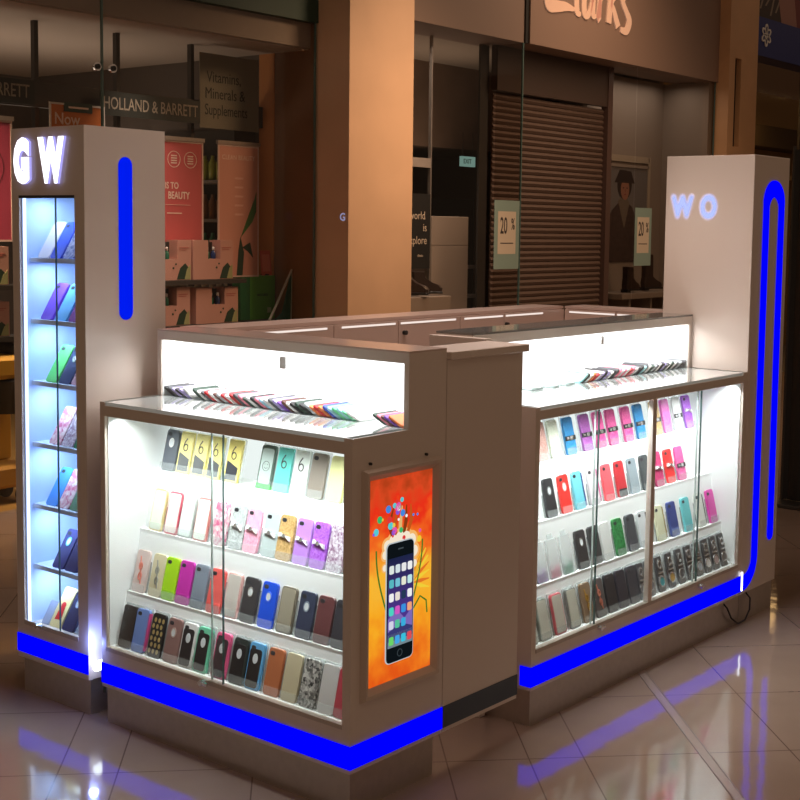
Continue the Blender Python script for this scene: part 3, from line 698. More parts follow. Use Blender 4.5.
# ---- staff side counters
def counter(name, label, loc, rz, L, D, slits, seams, knobs):
    r = root(name, label, 'counter', loc, rz)
    MB().box(0, L, 0.0, D, .12, ZT-.012, PINKTOP).build('carcass', r)
    MB().box(.02, L-.02, .03, D-.02, 0, .12, STEEL).build('plinth', r)
    MB().box(-.002, L+.002, -.006, D, ZT-.012, ZT, pm('pink_glass_top', (.66, .49, .43), .30, coat=.1)).build('top', r)
    ss = [0]+seams+[L]
    for i in range(len(ss)-1):
        d = MB().box(ss[i]+.002, ss[i+1]-.002, -.014, -.001, .14, ZT-.016, PINKTOP, .001).build('door', r)
        for (a, e) in slits:
            if ss[i] <= (a+e)/2 < ss[i+1]: MB().box(a, e, -.0155, -.014, 1.3415, 1.3495, em('slit_light', (1, .86, .78), .95)).build('light_slot', d)
        for k in knobs:
            if ss[i] <= k < ss[i+1]:
                MB().disc(k, 1.305, .010, -.03, -.014, BLACK, 12).build('knob', d)
    return r
counter('staff_counter', 'long pink-lit counter on the far left side of the kiosk', (-1.115, .44, 0), PI/2, 2.32, .17,
        [(.17, .60), (.686, 1.02), (1.055, 1.437), (1.50, 1.796), (1.82, 2.13)], [.64, 1.04, 1.47, 1.81], [1.076, 1.822])
counter('staff_counter', 'short pink-lit counter across the back of the kiosk', (-1.10, 2.775, 0), 0, .66, .166, [(.03, .295), (.31, .62)], [.30], [])
# ---- left tower
def left_tower():
    r = root('display_tower', 'tall white display tower with glowing letters G W and lit shelves', 'display tower', (-1.478, .17, 0))
    X0, X1, D, H = -1.694, -1.263, .351, 2.09
    a, c, z0, z1 = -1.650, -1.320, .262, 1.850
    b = rel(r)
    b.box(X0, a, 0, D, .13, H, LAM).box(c, X1, 0, D, .13, H, LAM).box(a, c, D-.02, D, .13, H, LAM)
    b.box(a, c, 0, D-.02, .13, z0, LAM).box(a, c, 0, D-.02, z1, H, LAM)
    b.build('carcass', r)
    rel(r).box(X0+.02, X1-.006, .012, D-.01, 0, .13, STEEL).build('plinth', r)
    rel(r).box(X0, X1, -.004, 0, .1516, .221, BLUE).build('light_band', r)
    # rounded strip on +X face
    pts = []; yc, w, zb, zt = .1735, .030, 1.411, 1.989
    for i in range(13): t = PI*i/12; pts.append((yc+w*math.cos(t), zt-w+w*math.sin(t)))
    for i in range(13): t = PI+PI*i/12; pts.append((yc+w*math.cos(t), zb+w+w*math.sin(t)))
    rel(r).prism(pts, X1-.002, X1+.0015, BLUED, 'X').build('light_strip', r)
    rel(r).box(a+.001, c-.001, D-.03, D-.021, z0, z1, em('tower_back_light', (.60, .80, 1), .95)).build('lit_back_panel', r)
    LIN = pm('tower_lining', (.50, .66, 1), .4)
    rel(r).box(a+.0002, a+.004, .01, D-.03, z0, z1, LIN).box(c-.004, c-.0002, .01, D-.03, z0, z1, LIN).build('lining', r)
    rel(r).box(a+.0045, a+.010, .012, .022, z0, z1, em('tower_led', (.62, .72, 1), 2.0)).box(c-.010, c-.0045, .012, .022, z0, z1, em('tower_led', (.62, .72, 1), 2.0)).build('led_strip', r)
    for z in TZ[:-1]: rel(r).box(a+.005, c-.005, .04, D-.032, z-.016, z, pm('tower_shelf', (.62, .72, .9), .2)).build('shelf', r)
    for (p, q, y, e) in ((a+.001, -1.437, .004, -1.4375), (-1.441, c-.001, .010, None)):
        g = rel(r).box(p, q, y, y+.004, z0+.001, z1-.001, GLASS).build('glass_door', r)
        if e: rel(r).box(e-.0014, e+.0014, y-.001, y+.005, z0+.001, z1-.001, EDGE).build('edge_strip', g)
    rel(r).box(a, c, -.002, .008, z1-.010, z1, BLACK).build('track', r)
    rel(r).box(a, c, -.002, .003, z0-.002, z0+.014, LAMD).build('sill', r)
    lock(r, Matrix.Translation(Vector((-1.55, -.002, .275))-Vector(r.location)))
    LB = em('letter_side', (.45, .42, 1), 1.0)
    T = Matrix.Translation(-Vector(r.location))
    MB(T).text('G', .138, LETTER_E, -1.613, 1.906, -.012, .002, .07, .62).text('G', .138, LB, -1.613, 1.906, -.002, .010, .072, .62).build('letter_g', r)
    MB(T).text('W', .138, LETTER_E, -1.436, 1.906, -.012, .002, .07, .62).text('W', .138, LB, -1.436, 1.906, -.002, .010, .072, .62).build('letter_w', r)
TZ = [1.625, 1.40, 1.172, .943, .712, .482, .263]
left_tower()
# ---- right tower
def right_tower():
    r = root('display_tower', 'tall blank white tower with a looping blue light line', 'display tower', (-.218, 2.76, 0))
    rel(r).box(-.436, 0, 2.579, 2.941, .13, 2.098, LAM, .0015).build('carcass', r)
    rel(r).box(-.425, -.008, 2.585, 2.925, 0, .13, STEEL).build('plinth', r)
    # loop
    cl = []; ws = []
    def arc(cy, cz, R, a0, a1, n):
        for i in range(n+1): t = a0+(a1-a0)*i/n; cl.append((cy+R*math.cos(t), cz+R*math.sin(t)))
    cl.append((2.597, .1805)); arc(2.60, .288, .1075, -PI/2+.05, 0, 12)
    cl.append((2.708, .6)); cl.append((2.708, 1.2))
    arc(2.7865, 1.876, .0785, PI, 0, 18)
    cl.append((2.866, 1.2)); cl.append((2.868, .6)); cl.append((2.868, .36))
    n = len(cl); ws = []
    for i, (y, z) in enumerate(cl):
        if z < .24: ws.append(.071-.012*max(0, min(1, (y-2.6)/.1)))
        elif z > 1.876: ws.append(.056+.02*math.sin((z-1.876)/.0785*PI/2))
        else: ws.append(.056)
    o = MB(Matrix.Translation(Vector((0, 0, 0))-Vector(r.location)) @ FX).ribbon(cl, ws, -.004, 0, BLUE)
    o.disc(2.868, .36, .028, -.004, 0, BLUE, 18).build('light_loop', r)
    T = Matrix.Translation(Vector((0, 0, 0))-Vector(r.location))
    # blurred reflection of letters, put onto the face as stacked emissive text
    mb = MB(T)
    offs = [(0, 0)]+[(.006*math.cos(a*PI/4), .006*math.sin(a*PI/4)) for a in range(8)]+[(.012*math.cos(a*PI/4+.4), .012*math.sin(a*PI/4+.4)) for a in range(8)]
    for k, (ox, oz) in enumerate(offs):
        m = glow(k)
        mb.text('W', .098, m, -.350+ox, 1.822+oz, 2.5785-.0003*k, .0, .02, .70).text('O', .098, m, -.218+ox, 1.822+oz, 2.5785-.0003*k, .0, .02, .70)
    mb.build('reflected_letters', r)
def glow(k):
    n = 'letter_reflection_glow'
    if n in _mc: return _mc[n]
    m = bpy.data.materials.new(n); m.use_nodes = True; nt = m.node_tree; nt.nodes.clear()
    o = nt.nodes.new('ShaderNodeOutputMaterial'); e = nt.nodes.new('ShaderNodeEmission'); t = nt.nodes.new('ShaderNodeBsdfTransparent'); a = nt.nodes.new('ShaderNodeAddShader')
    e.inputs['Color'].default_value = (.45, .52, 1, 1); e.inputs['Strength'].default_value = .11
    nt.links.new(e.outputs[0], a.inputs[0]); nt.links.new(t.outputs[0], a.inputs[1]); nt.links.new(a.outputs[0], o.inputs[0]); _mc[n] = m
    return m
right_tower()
# ---- small lamps and cable
r = root('spot_lamp', 'small bright white lamp glowing in the gap beside the left tower', 'lamp', (-1.225, .03, .19))
MB().disc(0, 0, .018, -.03, .01, em('lamp_white', (.75, .85, 1), 5), 16).build('bulb', r)
MB().tube([(0, 0, -.02), (.0, .01, -.06), (.012, .0, -.10)], .005, BLACK, 6).build('lead', r)
MB().box(-.022, .022, .01, .03, -.022, .022, CHROME, .002).build('housing', r)
r = root('joint_lamp', 'thin bright light at the joint between right cabinet and tower', 'lamp', (.006, 2.578, .15))
MB().box(0, .004, -.004, .004, 0, .085, em('joint_white', (.85, .9, 1), 4)).build('tube', r)
MB().box(-.001, .005, -.006, .006, -.012, 0, CHROME).build('cap', r)
o = MB().tube([(-.02, 2.655, .135), (.012, 2.66, .10), (.016, 2.65, .05), (.018, 2.60, .012), (.018, 2.53, .012), (.014, 2.47, .05), (.008, 2.44, .10), (-.02, 2.43, .132)], .004, BLACK, 8).build('power_cable', None, True)
tag(o, 'black power cable looping down below the blue light band', 'cable')
r = root('pillar_reflection_letter', 'painted pale blue reflection of a letter G on the stone pillar', 'letter', (-4.12, 4.348, 1.80))
MB().text('G', .055, em('letter_reflection', (.35, .34, .55), .7), 0, 0, -.001, .001, .02).build('reflected_letter', r)  # reflection of the tower's G put in as an emissive letter

# ---- poster light box
def poster():
    r = root('light_box_poster', 'glowing orange light box poster of a smartphone on the cabinet end', 'light box', (0, .22, .34))
    T = Matrix.Translation(-Vector(r.location)) @ FX
    y0, y1, z0, z1 = .040, .402, .338, 1.042; b = .036
    FR = pm('poster_frame', (.62, .50, .42), .35, metal=.15)
    mb = MB(T)
    def side(p, q, r_, s): mb.add([(p[0], -.003, p[1]), (q[0], -.003, q[1]), (r_[0], -.016, r_[1]), (s[0], -.016, s[1])], [(0, 1, 2, 3)], FR)
    o = [(y0, z0), (y1, z0), (y1, z1), (y0, z1)]; m1 = [(y0+.008, z0+.008), (y1-.008, z0+.008), (y1-.008, z1-.008), (y0+.008, z1-.008)]
    i_ = [(y0+b, z0+b), (y1-b, z0+b), (y1-b, z1-b), (y0+b, z1-b)]
    V = [(p[0], 0, p[1]) for p in o]+[(p[0], -.020, p[1]) for p in m1]+[(p[0], -.018, p[1]) for p in [(q[0]+(.010 if q[0] < .2 else -.010), q[1]+(.010 if q[1] < .7 else -.010)) for q in m1]]+[(p[0], -.003, p[1]) for p in i_]+[(p[0], 0, p[1]) for p in i_]
    F = []
    for L in range(4):
        for k in range(4): F.append([4*L+k, 4*L+(k+1) % 4, 4*L+4+(k+1) % 4, 4*L+4+k])
    mb.add(V, F, FR).build('frame', r)
    for (y, z) in ((.075, 1.058), (.335, 1.054)): MB(T).disc(y, z, .0045, -.008, 0, BLACK, 10).build('hook', r)
    # artwork
    A0, A1, B0, B1 = y0+b, y1-b, z0+b, z1-b; w = A1-A0; h = B1-B0
    mat, nt, bs = new_mat('lit_artwork')
    N = nt.nodes.new; Lk = nt.links.new
    tc = N('ShaderNodeTexCoord'); sp = N('ShaderNodeSeparateXYZ'); Lk(tc.outputs['Object'], sp.inputs[0])
    ns = N('ShaderNodeTexNoise'); ns.inputs['Scale'].default_value = 11; ns.inputs['Detail'].default_value = 3; Lk(tc.outputs['Object'], ns.inputs['Vector'])
    mr = N('ShaderNodeMapRange'); mr.inputs['From Min'].default_value = B0-.34; mr.inputs['From Max'].default_value = B1-.34; Lk(sp.outputs['Z'], mr.inputs['Value'])
    ad = N('ShaderNodeMath'); ad.operation = 'MULTIPLY_ADD'; ad.inputs[1].default_value = .55; Lk(ns.outputs['Fac'], ad.inputs[0])
    sb = N('ShaderNodeMath'); sb.operation = 'SUBTRACT'; sb.inputs[1].default_value = .275; Lk(mr.outputs[0], sb.inputs[0]); Lk(sb.outputs[0], ad.inputs[2])
    cr = N('ShaderNodeValToRGB'); e = cr.color_ramp.elements
    e[0].position = 0; e[0].color = (*srgb(228, 84, 10), 1); e[1].position = 1; e[1].color = (*srgb(180, 60, 20), 1)
    for p_, c_ in ((.12, (240, 120, 20)), (.30, (250, 170, 30)), (.52, (250, 185, 50)), (.68, (245, 110, 30)), (.82, (235, 45, 20)), (.92, (220, 70, 30))):
        k = e.new(p_); k.color = (*srgb(*c_), 1)
    Lk(ad.outputs[0], cr.inputs[0]); Lk(cr.outputs[0], bs.inputs['Emission Color']); bs.inputs['Emission Strength'].default_value = .95; bs.inputs['Base Color'].default_value = (.05, .02, .01, 1)
    bs.inputs['Roughness'].default_value = .15
    def E(n, c, s=.9): return em('art_'+n, srgb(*c), s)
    P = MB(T); P.box(A0, A1, -.004, -.0005, B0, B1, mat)
    # halo, phone
    pcx, pw, pz0, ph = .212, .124, .43, .37
    for (dx, dz, rr) in ((-.056, .366, .018), (-.03, .376, .02), (.0, .38, .022), (.03, .378, .02), (.056, .366, .02), (-.066, .34, .014), (.068, .33, .018), (.07, .29, .012), (-.068, .30, .010)):
        P.disc(pcx+dx, pz0+dz, rr*1.5, -.0043, -.004, E('glow_outer', (255, 190, 110)), 20)
        P.disc(pcx+dx, pz0+dz, rr, -.0046, -.0043, E('halo', (255, 240, 215)), 20)
    for k in range(14):
        a = -.3+k*.28; P.ribbon([(pcx+.055, pz0+.23), (pcx+.055+.05*math.cos(a*.5), pz0+.23+.06*math.sin(a)), (pcx+.06+.085*math.cos(a*.5), pz0+.23+.10*math.sin(a))], [.006, .012, .003], -.0044, -.004, E('petal%d' % (k % 2), ((250, 215, 60), (235, 120, 40))[k % 2]))
    for k in range(5): P.ribbon([(pcx-.03+.015*k, pz0+ph+.01), (pcx-.05+.026*k, pz0+ph+.06), (pcx-.03+.02*k, pz0+ph+.11)], [.012, .016, .004], -.0044, -.004, E('swirl%d' % (k % 3), ((140, 60, 20), (200, 90, 30), (235, 190, 120))[k % 3]))
    rnd = random.Random(3)
    cols = [(60, 190, 110), (70, 140, 230), (240, 90, 180), (90, 210, 220), (255, 255, 255), (230, 60, 60), (250, 210, 60), (140, 90, 220)]
    for k in range(30):
        P.disc(pcx+rnd.gauss(0, .05), pz0+ph+rnd.uniform(-.02, .13), rnd.uniform(.004, .012), -.0052, -.0045, E('bub%d' % (k % 8), cols[k % 8]), 12)
    for sgn in (-1, 1):
        pts = [(pcx+sgn*(.058+.05*math.sin(t*1.6)), pz0+.16+.20*t) for t in [i/10 for i in range(11)]]
        P.ribbon(pts, .006, -.0048, -.0042, E('vine', (70, 120, 40)))
    P.ribbon([(pcx+.06, pz0+.14), (pcx+.10, pz0+.18), (pcx+.13, pz0+.16), (pcx+.135, pz0+.12)], .006, -.0048, -.0042, E('vine', (70, 120, 40)))
    P.slab(pw+.006, ph+.006, .003, .018, E('rim', (190, 200, 205)), pcx, -.0075, pz0-.003, .0005)
    P.slab(pw, ph, .003, .016, E('phone', (14, 20, 24)), pcx, -.0085, pz0, .0005)
    sx0, sx1, sz0, sz1 = pcx-pw*.46, pcx+pw*.46, pz0+.048, pz0+ph-.045
    P.box(sx0, sx1, -.0092, -.0085, sz0, sz1, gradient('art_screen', srgb(90, 60, 170), srgb(10, 30, 70), 'Z', sz0-.34, sz1-.34, .8))
    P.prism([(sx0, sz0+.02), (sx0, sz0+.09), (pcx-.02, sz0+.12), (pcx+.02, sz0+.08), (sx1, sz0+.11), (sx1, sz0+.02)], -.0096, -.0092, E('peaks', (130, 110, 190)), 'Y')
    P.prism([(sx0, sz0+.02), (sx0, sz0+.05), (pcx, sz0+.07), (sx1, sz0+.05), (sx1, sz0+.02)], -.0099, -.0092, E('peaks2', (60, 60, 120)), 'Y')
    P.box(sx0, sx1, -.0099, -.0092, sz0, sz0+.042, E('dock', (120, 140, 150)))
    icons = [(230, 240, 235), (220, 235, 240), (240, 240, 240), (250, 250, 250), (90, 190, 200), (120, 200, 220), (240, 240, 220), (200, 240, 240), (250, 250, 250), (240, 230, 220),
             (40, 60, 90), (250, 250, 250), (80, 220, 200), (220, 90, 200), (60, 150, 230), (250, 170, 130), (220, 220, 240), (90, 200, 160), (60, 180, 230)]
    for k, c in enumerate(icons):
        cx = sx0+(k % 4+.5)*(sx1-sx0)/4; cz = sz1-.035-(k//4)*.043
        P.slab(.021, .026, .001, .005, E('icon%d' % k, c), cx, -.0105, cz-.013, .0002, None, 3)
    for k, c in enumerate([(110, 220, 110), (70, 170, 240), (60, 200, 230), (230, 80, 90)]):
        P.slab(.021, .026, .001, .005, E('dock%d' % k, c), sx0+(k+.5)*(sx1-sx0)/4, -.0112, sz0+.008, .0002, None, 3)
    P.ring(pcx, pz0+.024, .012, .010, -.0095, -.0085, E('home', (60, 70, 75)), 18)
    P.box(pcx-.012, pcx+.012, -.0092, -.0085, pz0+ph-.022, pz0+ph-.018, E('speaker', (70, 80, 85)))
    P.build('printed_picture', r)
poster()

# ================================================================= MERCHANDISE
W, H, T = .068, .148, .011
_cm = {}
def cached(key, fn):
    if key not in _cm: _cm[key] = fn()
    return _cm[key]
def cmat(c, rough=.35):
    if isinstance(c, str):
        G = {'flower': ((.85, .75, .75), (.60, .12, .25), 90), 'lace': ((.02, .02, .02), (.75, .75, .72), 120), 'dots': ((.02, .02, .02), (.03, .03, .03), 50), 'glitter_cream': ((.85, .85, .75), (.55, .60, .45), 300),
             'glitter_blue': ((.02, .18, .50), (.05, .32, .62), 220), 'glitter_purple': ((.30, .08, .35), (.48, .16, .50), 220), 'glitter_pink': ((.62, .04, .25), (.85, .18, .42), 220), 'glitter_magenta': ((.75, .08, .50), (.90, .30, .68), 220),
             'glitter_gold': ((.42, .25, .08), (.66, .44, .20), 220), 'glitter_rose': ((.45, .22, .18), (.68, .42, .38), 220), 'glitter_silver': ((.35, .38, .38), (.62, .66, .66), 240), 'glitter_violet': ((.30, .06, .55), (.50, .20, .75), 220), 'glitter_softpink': ((.80, .30, .45), (.95, .50, .62), 260), 'bloom': ((.75, .70, .78), (.25, .12, .22), 160), 'crimson_glit': ((.45, .02, .12), (.62, .08, .20), 220), 'green_glit': ((.02, .14, .04), (.06, .32, .10), 160),
             'sequin_blue': ((.10, .14, .45), (.60, .62, .85), 110)}[c]
        return glitter('case_'+c, *G)
    return pm('case_%d_%d_%d' % tuple(int(v*255) for v in c), srgb(*[v*255 for v in c]), rough, coat=.3)
HOLE = pm('hole_dark', (.03, .03, .035), .3); SILV = pm('silver_trim', (.75, .75, .76), .2, metal=.8); LENS = pm('pale_hole', (.70, .74, .76), .3)
def make_case(name, loc, rz, lean, label, typ, c, c2=(.1, .1, .1), pack=True, group=None, s=1.0, yaw=0):
    """a phone case standing on a ledge, leaning back"""
    typ0 = typ
    key = (typ, c, round(s, 2))
    cm = cmat(c)
    def body():
        mb = MB()
        if typ == 'six': mb.slab(W, H, .010, .004, cm, 0, 0, 0)
        elif typ == 'clearpack': mb.slab(W*.98, H, .014, .006, PACK, 0, 0, 0)
        elif typ == 'band': mb.slab(W*.72, H*.98, .010, .008, cm, 0, 0, 0)
        else: mb.slab(W, H, T, .012, cm, 0, 0, 0)
        return mb.mesh(name, False)
    o = link(name, cached(('body',)+key, body)); o.location = loc
    o.rotation_euler = (-lean, 0, rz); o.rotation_mode = 'XYZ'
    if yaw: o.rotation_euler = (-lean, yaw, rz)
    o.scale = (s, s, s)
    tag(o, label, 'phone case', group)
    def part(nm, k, fn, sub=None):
        return link(nm, cached((nm, k, typ), lambda: (fn()).mesh(nm)), sub or o)
    if typ in ('plain', 'hole', 'bumper', 'panel', 'bow', 'strip', 'fan') and name == 'phone_case':
        part('camera_hole', 'cam', lambda: MB().slab(.020, .013, .001, .006, HOLE, -.016, -.0009, H-.024, .0003))
    if typ == 'hole':
        part('logo_ring', ('r', c2), lambda: MB().ring(0, H*.68, .0155, .0115, -.0016, 0, cmat(c2) if c2 != 'silver' else SILV, 20, .85, 1.1).disc(0, H*.68, .0115, -.0008, 0, LENS, 20, .85, 1.1))
    if typ == 'panel':   # dark back panel inside a coloured bumper
        part('back_panel', ('p', c2), lambda: MB().slab(W-.014, H-.026, .0015, .010, cmat(c2), -.002, -.0012, .006, .0004))
        part('logo_hole', 'lh', lambda: MB().disc(0, H*.66, .014, -.0022, -.001, LENS, 20, .8, 1.15))
    if typ == 'bumper':
        part('clear_back', ('b', c2), lambda: MB().slab(W-.010, H-.012, .002, .009, cmat(c2), 0, -.0012, .006, .0004))
    if typ == 'bow':
        part('bow', 'bow', lambda: MB().prism([(-.026, H*.50), (-.024, H*.60), (-.004, H*.545), (-.004, H*.535)], -.008, -.0005, WHITE, 'Y').prism([(.026, H*.44), (.024, H*.54), (.004, H*.545), (.004, H*.53)], -.008, -.0005, WHITE, 'Y').disc(0, H*.538, .007, -.011, -.0005, SILV, 10))
    if typ == 'label':
        part('label_band', 'lab', lambda: MB().box(-W/2-.001, W/2+.001, -.0025, 0, H*.38, H*.50, BLACK).box(-.004, .016, -.0035, -.0025, H*.39, H*.49, SILV).box(-.028, -.012, -.0035, -.0025, H*.41, H*.47, SILV))
    if typ == 'six':
        part('printed_six', 'six', lambda: MB().ring(0, H*.62, .0135, .0095, -.0008, 0, INK, 20, .9, 1).ribbon([(-.0115, H*.63), (-.008, H*.74), (.002, H*.84)], .004, -.0008, 0, INK))
        if c2: part('lower_print', ('lp', c2), lambda: MB().prism([(-W*.40, H*.06), (W*.40, H*.06), (W*.40, H*.36), (-W*.40, H*.50)], -.0008, 0, cmat(c2), 'Y'))
    if typ == 'dots':
        part('gold_dots', 'gd', lambda: dots())
    if typ == 'smile':
        part('smiling_face', 'sm', lambda: MB().slab(W-.014, H-.03, .001, .009, cmat((.72, .78, .76)), 0, -.0008, .018, .0003).ring(0, H*.52, .017, .0155, -.0016, -.0008, INK, 20).disc(-.006, H*.56, .0016, -.0016, -.0008, INK, 8).disc(.006, H*.56, .0016, -.0016, -.0008, INK, 8).ribbon([(-.008, H*.49), (0, H*.465), (.008, H*.49)], .0015, -.0016, -.0008, INK))
        part('green_base', 'gb', lambda: MB().box(-W/2, W/2, -.001, T, 0, .018, cmat((.20, .75, .25))))
    if typ == 'ribbon':
        part('ribbon_charm', ('rc', c2), lambda: MB().ring(-.002, H*.62, .011, .007, -.004, 0, cmat(c2), 14, .8, 1.3).ring(.002, H*.38, .011, .007, -.004, 0, cmat(c2), 14, .8, 1.3).ribbon([(-.01, H*.85), (.01, H*.2)], .005, -.002, 0, cmat(c2)))
    if typ == 'strip':
        part('side_strip', ('ss', c2), lambda: MB().box(W/2-.006, W/2+.004, 0, T, .01, H-.01, cmat(c2)))
    if typ == 'fan':
        part('lower_patch', ('fn', c2), lambda: MB().slab(W-.006, H*.22, .0015, .008, cmat(c2), 0, -.0012, .002, .0004))
    if typ == 'clearpack':
        part('folded_insert', ('fi', c2), lambda: MB().prism([(-.026, .004), (.024, .004), (.026, .030), (.020, .048), (.0, .026), (-.024, .034)], .003, .011, cmat(c2), 'Y'))
        part('hang_tab', 'ht', lambda: MB().slab(W*.5, .02, .001, .005, PACK, 0, .005, H-.002, .0003))
    if typ == 'band':
        part('round_dial', ('rd', c2), lambda: MB().ring(0, H*(.28 if c2[0] < .9 else .30), .0235, .0185, -.003, 0, SILV, 20).disc(0, H*(.28 if c2[0] < .9 else .30), .0185, -.002, 0, cmat(c2), 20))
        part('clasp', 'cl', lambda: MB().ring(0, H*.74, .015, .010, -.004, 0, SILV, 16, .9, 1.3).box(-.018, .018, -.003, 0, H*.5, H*.54, SILV))
    if pack:
        part('clear_package', 'pk', lambda: MB().slab(W+.010, H+.006, .0035, .004, PACK, 0, T+.0003, -.0, .0006).box(-W/2-.004, W/2+.004, -.004, -.0032, .0, .028, PACKL))
    return o
def dots():
    mb = MB(); G = pm('gold_dot', (.62, .48, .20), .3, metal=.4)
    for j in range(6):
        for i in range(3): mb.disc(-.022+.020*i+(.006 if j % 2 else 0), .020+.021*j, .0066, -.001, 0, G, 10, .9, 1.25)
    return mb
LEAN = math.radians(14)
def place_left(row, x, label, typ, c, c2=(.1, .1, .1), pack=True, **k):
    y, z = STEPS[row-1]
    make_case(k.pop('name', 'phone_case'), (x, y+.006, z+.0005), 0, LEAN, label, typ, c, c2, pack, 'phone cases on the steps of the poster cabinet', **k)
def place_right(row, yw, label, typ, c, c2=(.1, .1, .1), pack=True, **k):
    y, z = STEPS[row-1]
    make_case(k.pop('name', 'phone_case'), (-(y+.006), yw, z+.0005), PI/2, LEAN, label, typ, c, c2, pack, 'phone cases on the steps of the four-door cabinet', **k)
BLK = (.16, .15, .16)
L1 = ' on the poster cabinet bottom step'
for a in [(-1.102, 'dark brown slim phone case, first', 'plain', (.22, .19, .19)), (-1.03, 'periwinkle blue phone case with a pink edge', 'strip', (.46, .58, .85), (.85, .3, .55)),
          (-.944, 'black phone case with rows of gold dots', 'dots', (.13, .12, .13)), (-.86, 'rose brown phone case with oval opening', 'hole', (.58, .44, .42), (.75, .65, .62)),
          (-.783, 'black phone case in a white bumper', 'panel', (.90, .90, .90), BLK), (-.708, 'black phone case in a mint green bumper', 'panel', (.45, .82, .68), BLK),
          (-.617, 'black phone case in a hot pink bumper', 'panel', (.93, .38, .58), (.28, .22, .24)), (-.533, 'black phone case in a dark green bumper', 'panel', (.20, .24, .23), BLK),
          (-.458, 'black phone case in a sky blue bumper', 'panel', (.40, .70, .92), BLK), (-.371, 'tan orange leather phone case', 'plain', (.76, .45, .29)),
          (-.291, 'cream wallet phone case', 'wallet', (.84, .80, .67)), (-.212, 'black and white lace patterned phone case', 'wallet', 'lace'),
          (-.132, 'plain white boxed phone case', 'wallet', (.86, .86, .86)), (-.065, 'red phone case cut off by the cabinet corner', 'wallet', (.78, .30, .36))]:
    place_left(1, a[0], a[1]+L1, a[2], a[3], a[4] if len(a) > 4 else (.1, .1, .1))
L2 = ' on the poster cabinet second step'
for a in [(-1.108, 'rose case with ribbon charm', 'ribbon', (.84, .76, .74), (.88, .52, .45)), (-1.018, 'cream case with silver buckle charm', 'ribbon', (.84, .80, .66), (.62, .62, .58)),
          (-.949, 'lime green rugged phone case', 'fan', (.66, .86, .12), (.58, .80, .10)), (-.875, 'magenta rugged phone case', 'fan', (.78, .20, .66), (.70, .16, .60)),
          (-.798, 'slate grey rugged phone case', 'fan', (.50, .54, .60), (.42, .46, .52)), (-.717, 'coral red rugged phone case', 'fan', (.93, .40, .38), (.90, .35, .33)),
          (-.634, 'translucent case with rose gold rim', 'bumper', (.88, .68, .66), (.80, .77, .74)), (-.552, 'charcoal phone case with silver ring opening', 'hole', (.25, .24, .25), 'silver'),
          (-.468, 'royal blue phone case with a white edge', 'hole', (.12, .33, .88), (.35, .5, .95)), (-.381, 'smoky olive translucent phone case', 'bumper', (.48, .45, .39), (.62, .59, .52)),
          (-.296, 'navy phone case with oval opening', 'hole', (.22, .25, .34), (.5, .55, .62)), (-.217, 'maroon phone case', 'plain', (.42, .25, .26)),
          (-.141, 'dark grey phone case by the cabinet corner', 'plain', (.24, .24, .27)), (-.066, 'black phone case at the cabinet corner', 'plain', (.18, .18, .2))]:
    place_left(2, a[0], a[1]+L2, a[2], a[3], a[4] if len(a) > 4 else (.1, .1, .1))
L3 = ' on the poster cabinet third step'
for a in [(-1.085, 'clear case with pale gold bumper', 'bumper', (.85, .78, .55), (.90, .93, .86)), (-1.004, 'clear case with red pink bumper', 'bumper', (.85, .35, .42), (.94, .88, .86)),
          (-.93, 'clear case with silver bumper', 'bumper', (.72, .76, .74), (.90, .94, .92)), (-.852, 'clear case with rose bumper', 'bumper', (.80, .50, .48), (.90, .92, .88)),
          (-.76, 'clear case painted with pink and yellow flowers', 'wallet', 'flower'), (-.676, 'grey glitter case with a silver bow', 'bow', 'glitter_silver'),
          (-.603, 'soft pink glitter case with a bow', 'bow', 'glitter_softpink'), (-.517, 'pale silver case with a white bow', 'bow', (.72, .77, .77)),
          (-.448, 'gold glitter case with a white bow', 'bow', 'glitter_gold'), (-.37, 'lilac case with a white bow', 'bow', (.72, .52, .85)),
          (-.295, 'violet glitter case with a white bow', 'bow', 'glitter_violet'), (-.221, 'white case covered in dark blossoms', 'wallet', 'bloom'), (-.142, 'rose patterned case cut by the cabinet corner', 'wallet', 'glitter_rose')]:
    place_left(3, a[0], a[1]+L3, a[2], a[3], a[4] if len(a) > 4 else (.1, .1, .1))
L4 = ' on the poster cabinet top step'
YEL = (.93, .88, .56); DK = (.36, .37, .38)
for a in [(-1.083, 'dark grey case with oval opening', 'hole', (.34, .36, .40), (.9, .9, .9)), (-1.005, 'yellow case printed 6, next to the dark grey case', 'six', YEL, DK),
          (-.925, 'yellow case printed 6, second from the dark grey case', 'six', YEL, DK), (-.848, 'yellow case printed 6, third from the dark grey case', 'six', YEL, DK),
          (-.756, 'yellow case printed 6, beside the door seam', 'six', (.93, .86, .50), (.22, .23, .26)), (-.595, 'green edged case with a smiling face', 'smile', (.35, .42, .38)),
          (-.515, 'teal case printed with a large 6', 'six', (.42, .82, .78), None), (-.436, 'white case printed with a large 6', 'six', (.90, .93, .90), None),
          (-.359, 'translucent smoky brown case', 'plain', (.56, .52, .48)), (-.275, 'pale yellow boxed case', 'wallet', (.93, .93, .68)), (-.195, 'cream boxed case by the corner', 'wallet', (.92, .88, .60))]:
    place_left(4, a[0], a[1]+L4, a[2], a[3], a[4] if len(a) > 4 else (.1, .1, .1), a[2] != 'wallet')
R4 = ' on the four-door cabinet top step'
